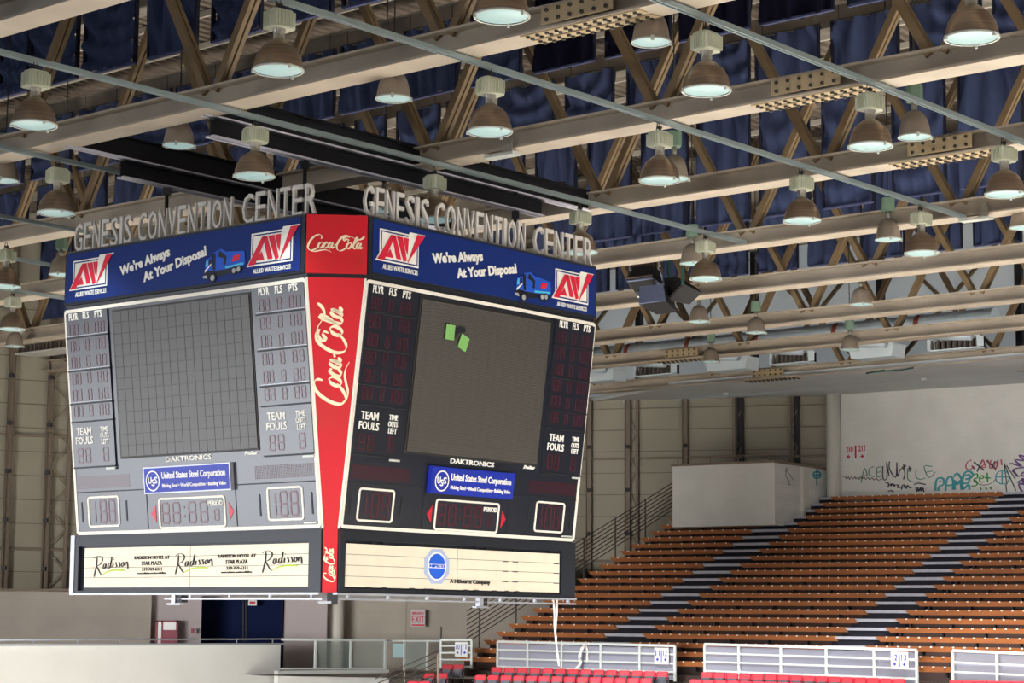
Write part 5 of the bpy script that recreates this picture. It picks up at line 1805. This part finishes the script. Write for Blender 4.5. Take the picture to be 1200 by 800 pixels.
panel_rail('white framed rail with hazy panels left of the second bench section', 583.5, 791, 88.8, 84.2, 751.5, 756.5, 791, (0, 0.177, 0.375, 0.595, 0.81, 1), (0, 0.24, 0.5, 0.74), m_mesh, (0.935, '11 12', 19, 19, m_signblue))
panel_rail('white framed rail with hazy panels below the middle bench section', 826, 1074, 83.4, 78.0, 754.5, 761.5, 798, (0, 0.17, 0.375, 0.59, 0.81, 1), (0, 0.24, 0.47, 0.72), m_mesh, (0.93, '12 13', 22, 20, m_signblue))
panel_rail('white framed rail with hazy panels at the right edge', 1116.5, 1260, 77.2, 74, 762, 768, 802, (0, 0.37, 0.75, 1), (0, 0.34, 0.62), m_mesh)
panel_rail('small white framed gate with four rails beside the red seats', 517, 553, 90.5, 90, 749.5, 749.5, 783, (0, 1), (0, 0.21, 0.45, 0.69, 0.93), None, (0.69, '10 11', 16, 17, m_signblue))
panel_rail('glass balustrade with white clamps below the scoreboard corner', 330, 451.5, 90.5, 94, 749, 750, 784.5, (0.32, 0.66, 1), (0, 0.97), m_glass, None)
panel_rail('plain glass balustrade between the clamped glass and the gate', 452, 517, 95, 92, 750, 750, 784, (0.35, 0.76), (0.02,), m_glass, None)
# glass clamps
for px in (367, 410, 449):
    for py in (757, 774):
        P = at(px, py, 92.3)
P = at(460, 770, 94.0)
mb = MB(); mb.box((0, 0, 0), (0.55, 0.03, 0.62), Matrix.Translation(P)); o = mb.build('notice', mat('pale teal notice', rgb(150, 180, 186), 0.6)); tag(o, 'pale notice sheet behind the plain glass balustrade', 'notice')

# dark sloping handrail in the foreground
r = thing('handrail', 'dark sloping handrail of several pipes left of the red seats', 'railing', at(473, 800, 86))
for q in range(6):
    mb = MB(); mb.tube(at(440, 795 + q * 6.5, 85), at(515, 762 + q * 6.5, 87), 0.022, 6); mb.build('rail', m_hand, r)
for px, y in ((474, 778), (513, 766)):
    mb = MB(); mb.tube(at(px, y, 86), at(px, y + 45, 86), 0.035, 6); mb.build('post', m_col, r)

# walkway, lower tiers, arena floor
mb = MB()
A_ = at(430, 789, 96); zc = -2.35
mb.add([Vector((-60, 60, zc)), Vector((-9, 93, zc)), Vector((-6, 99.5, zc)), Vector((14, 97, zc)), Vector((40, 78, zc)), Vector((40, 74, zc)), Vector((7, 84.5, zc)), Vector((-5, 88.4, zc)), Vector((-12, 90.5, zc)), Vector((-60, 56, zc))], [tuple(range(9, -1, -1))])
mb.add([Vector((-60, 92, zc - 0.05)), Vector((14, 111, zc - 0.05)), Vector((60, 80, zc - 0.05)), Vector((60, 70, zc - 0.05)), Vector((7, 85, zc - 0.05)), Vector((-5, 89, zc - 0.05)), Vector((-12, 91, zc - 0.05)), Vector((-60, 60, zc - 0.05))], [tuple(range(7, -1, -1))])
struct('floor_concourse', mb, m_conc)
mb = MB()
mb.add([Vector((-70, -5, -9)), Vector((70, -5, -9)), Vector((70, 84, -9)), Vector((-70, 84, -9))], [(0, 1, 2, 3)])
struct('floor', mb, m_floorm)

# ------------------------------------------------------------------ red seats


def seat_meshes():
    mb = MB()     # backrest shell, facing -y
    w = 0.235; pr = [(0.0, 0.5), (0.02, 0.66), (0.05, 0.82), (0.09, 0.84), (0.1, 0.8), (0.075, 0.64), (0.055, 0.5)]
    vs = []
    for x in (-w, -w * 0.8, w * 0.8, w):
        for y, z in pr:
            k_ = 0.0 if abs(x) < w * 0.9 else -0.04
            vs.append((x, y + k_, z if abs(x) < w * 0.9 or z < 0.8 else z - 0.03))
    n = len(pr); fs = []
    for i in range(3):
        for j in range(n):
            fs.append((i * n + j, (i + 1) * n + j, (i + 1) * n + (j + 1) % n, i * n + (j + 1) % n))
    fs += [tuple(range(n)), tuple(range(4 * n - 1, 3 * n - 1, -1))]
    mb.add(vs, fs)
    a = mb.mesh('backrest', m_seatred)
    mb = MB()
    mb.prism([(-0.21, -0.06), (0.21, -0.06), (0.19, -0.15), (0.1, -0.19), (-0.1, -0.19), (-0.19, -0.15)], 0.36, 0.56)
    mb.prism([(-0.19, -0.06), (0.19, -0.06), (0.16, -0.13), (-0.16, -0.13)], 0.56, 0.64)
    mb.prism([(-0.2, 0.0), (0.2, 0.0), (0.18, -0.1), (-0.18, -0.1)], 0.26, 0.36)
    b = mb.mesh('seat_pan', m_seatgrey)
    mb = MB()
    q = 1
    mb.box((q * 0.245 - 0.02, -0.26, 0.0), (q * 0.245 + 0.02, 0.06, 0.06)); mb.box((q * 0.245 - 0.02, -0.02, 0.0), (q * 0.245 + 0.02, 0.05, 0.6)); mb.box((q * 0.245 - 0.025, -0.28, 0.58), (q * 0.245 + 0.025, 0.05, 0.62))
    c = mb.mesh('side_frame', m_cold)
    return a, b, c


SM = seat_meshes()


def seat_row(x0, x1, y0, y1, Y0, Y1, n, nm):
    """tops of backrests from (x0, y0) to (x1, y1)"""
    for i in range(n):
        f = i / max(1, n - 1)
        Y = Y0 + (Y1 - Y0) * f
        P = at(x0 + (x1 - x0) * f, y0 + (y1 - y0) * f, Y) - UPV * 0.84
        M = Matrix.Translation(P) @ Matrix.Rotation(-0.32 + random.uniform(-0.05, 0.05), 4, 'Z')
        r = tag(put('arena_seat', None, None, M), 'red seat, %s from left, %s' % (ORD[i + 1], nm), 'seat', 'seats of the ' + nm)
        for k_, me in zip(('backrest', 'seat_pan', 'side_frame'), SM):
            put(k_, me, r, M)
        put('side_frame', SM[2], r, M @ Matrix.Translation((-0.49, 0, 0)))


seat_row(582, 776, 781.5, 786.5, 86.6, 82.4, 14, 'top row below the left framed rail')
seat_row(563, 757, 790.5, 794.5, 85.0, 81.0, 14, 'second row below the left framed rail')
seat_row(524, 537, 778.2, 778.2, 88.5, 88.3, 2, 'pair beside the small gate')
seat_row(503, 518, 788.5, 788.5, 86.8, 86.6, 2, 'pair in front of the gate seats')
seat_row(484, 497, 798, 798, 85, 85, 2, 'pair at the bottom edge near the handrail')
seat_row(828, 1053, 787.5, 795, 81.6, 76.6, 16, 'top row below the middle framed rail')
seat_row(815, 1035, 795.8, 803, 80.4, 75.4, 16, 'bottom row below the middle framed rail')
seat_row(1120, 1192, 796.8, 798, 75.4, 74.4, 6, 'row at the lower right corner')
mb = MB()
for (x0, x1, y, Y0, Y1) in ((560, 790, 789.5, 87.2, 83.0), (540, 770, 798.5, 85.6, 81.6), (806, 1066, 797, 82.2, 77.2), (800, 1050, 805, 81.0, 76.0), (1100, 1210, 806, 76, 75), (478, 548, 786.5, 89, 88.8), (470, 530, 797, 87.4, 87.2), (466, 520, 806, 85.6, 85.4)):
    a = at(x0, y + 14, Y0); b = at(x1, y + 14, Y1)
    z = (a.z + b.z) / 2
    mb.add([Vector((a.x, a.y + 0.6, z)), Vector((b.x, b.y + 0.6, z)), Vector((b.x, b.y - 1.0, z)), Vector((a.x, a.y - 1.0, z)), Vector((a.x, a.y + 0.6, z - 1.2)), Vector((b.x, b.y + 0.6, z - 1.2)), Vector((b.x, b.y - 1.0, z - 1.2)), Vector((a.x, a.y - 1.0, z - 1.2))],
           [(0, 3, 2, 1), (3, 7, 6, 2), (0, 4, 7, 3), (1, 2, 6, 5), (4, 5, 6, 7)])
struct('floor_seat_tiers', mb, m_conc)

# ------------------------------------------------------------------ torn plastic strips


def ribbon(name, label, pts, w):
    mb = MB(); q = spline([tuple(p) for p in pts], 5)
    vs = []; fs = []
    for i, p in enumerate(q):
        a = 0.8 * math.sin(i * 0.7)
        o = Vector((math.cos(a), math.sin(a), 0)) * w / 2
        vs += [Vector(p) - o, Vector(p) + o, Vector(p) - o + Vector((0, 0.012, 0)), Vector(p) + o + Vector((0, 0.012, 0))]
    for i in range(len(q) - 1):
        a = 4 * i; b = a + 4
        fs += [(a, a + 1, b + 1, b), (a + 2, b + 2, b + 3, a + 3), (a, b, b + 2, a + 2), (a + 1, a + 3, b + 3, b + 1)]
    mb.add(vs, fs)
    return tag(mb.build(name, m_strip), label, 'strip')


Yb = 57.6
ribbon('plastic_strip', 'white plastic strip hanging below the right end of the scoreboard', [at(648, 698, Yb), at(649.5, 715, Yb), at(650, 735, Yb), at(652, 755, Yb), at(655, 780, Yb)], 0.06)
ribbon('plastic_strip', 'second white plastic strip beside the first below the scoreboard', [at(653, 698, Yb + .05), at(652.5, 720, Yb + .05), at(651, 738, Yb + .05), at(652, 748, Yb + .05)], 0.05)
ribbon('plastic_strip', 'crumpled white plastic strip draped over the framed rail', [at(686, 753.5, 86.3), at(682, 760, 86.2), at(679, 770, 86.2), at(680, 777, 86.1), at(673, 786, 86.0)], 0.14)
ribbon('plastic_strip', 'short white plastic strip behind the crumpled one on the rail', [at(686, 753.5, 86.4), at(688, 762, 86.4), at(688, 776, 86.4)], 0.09)
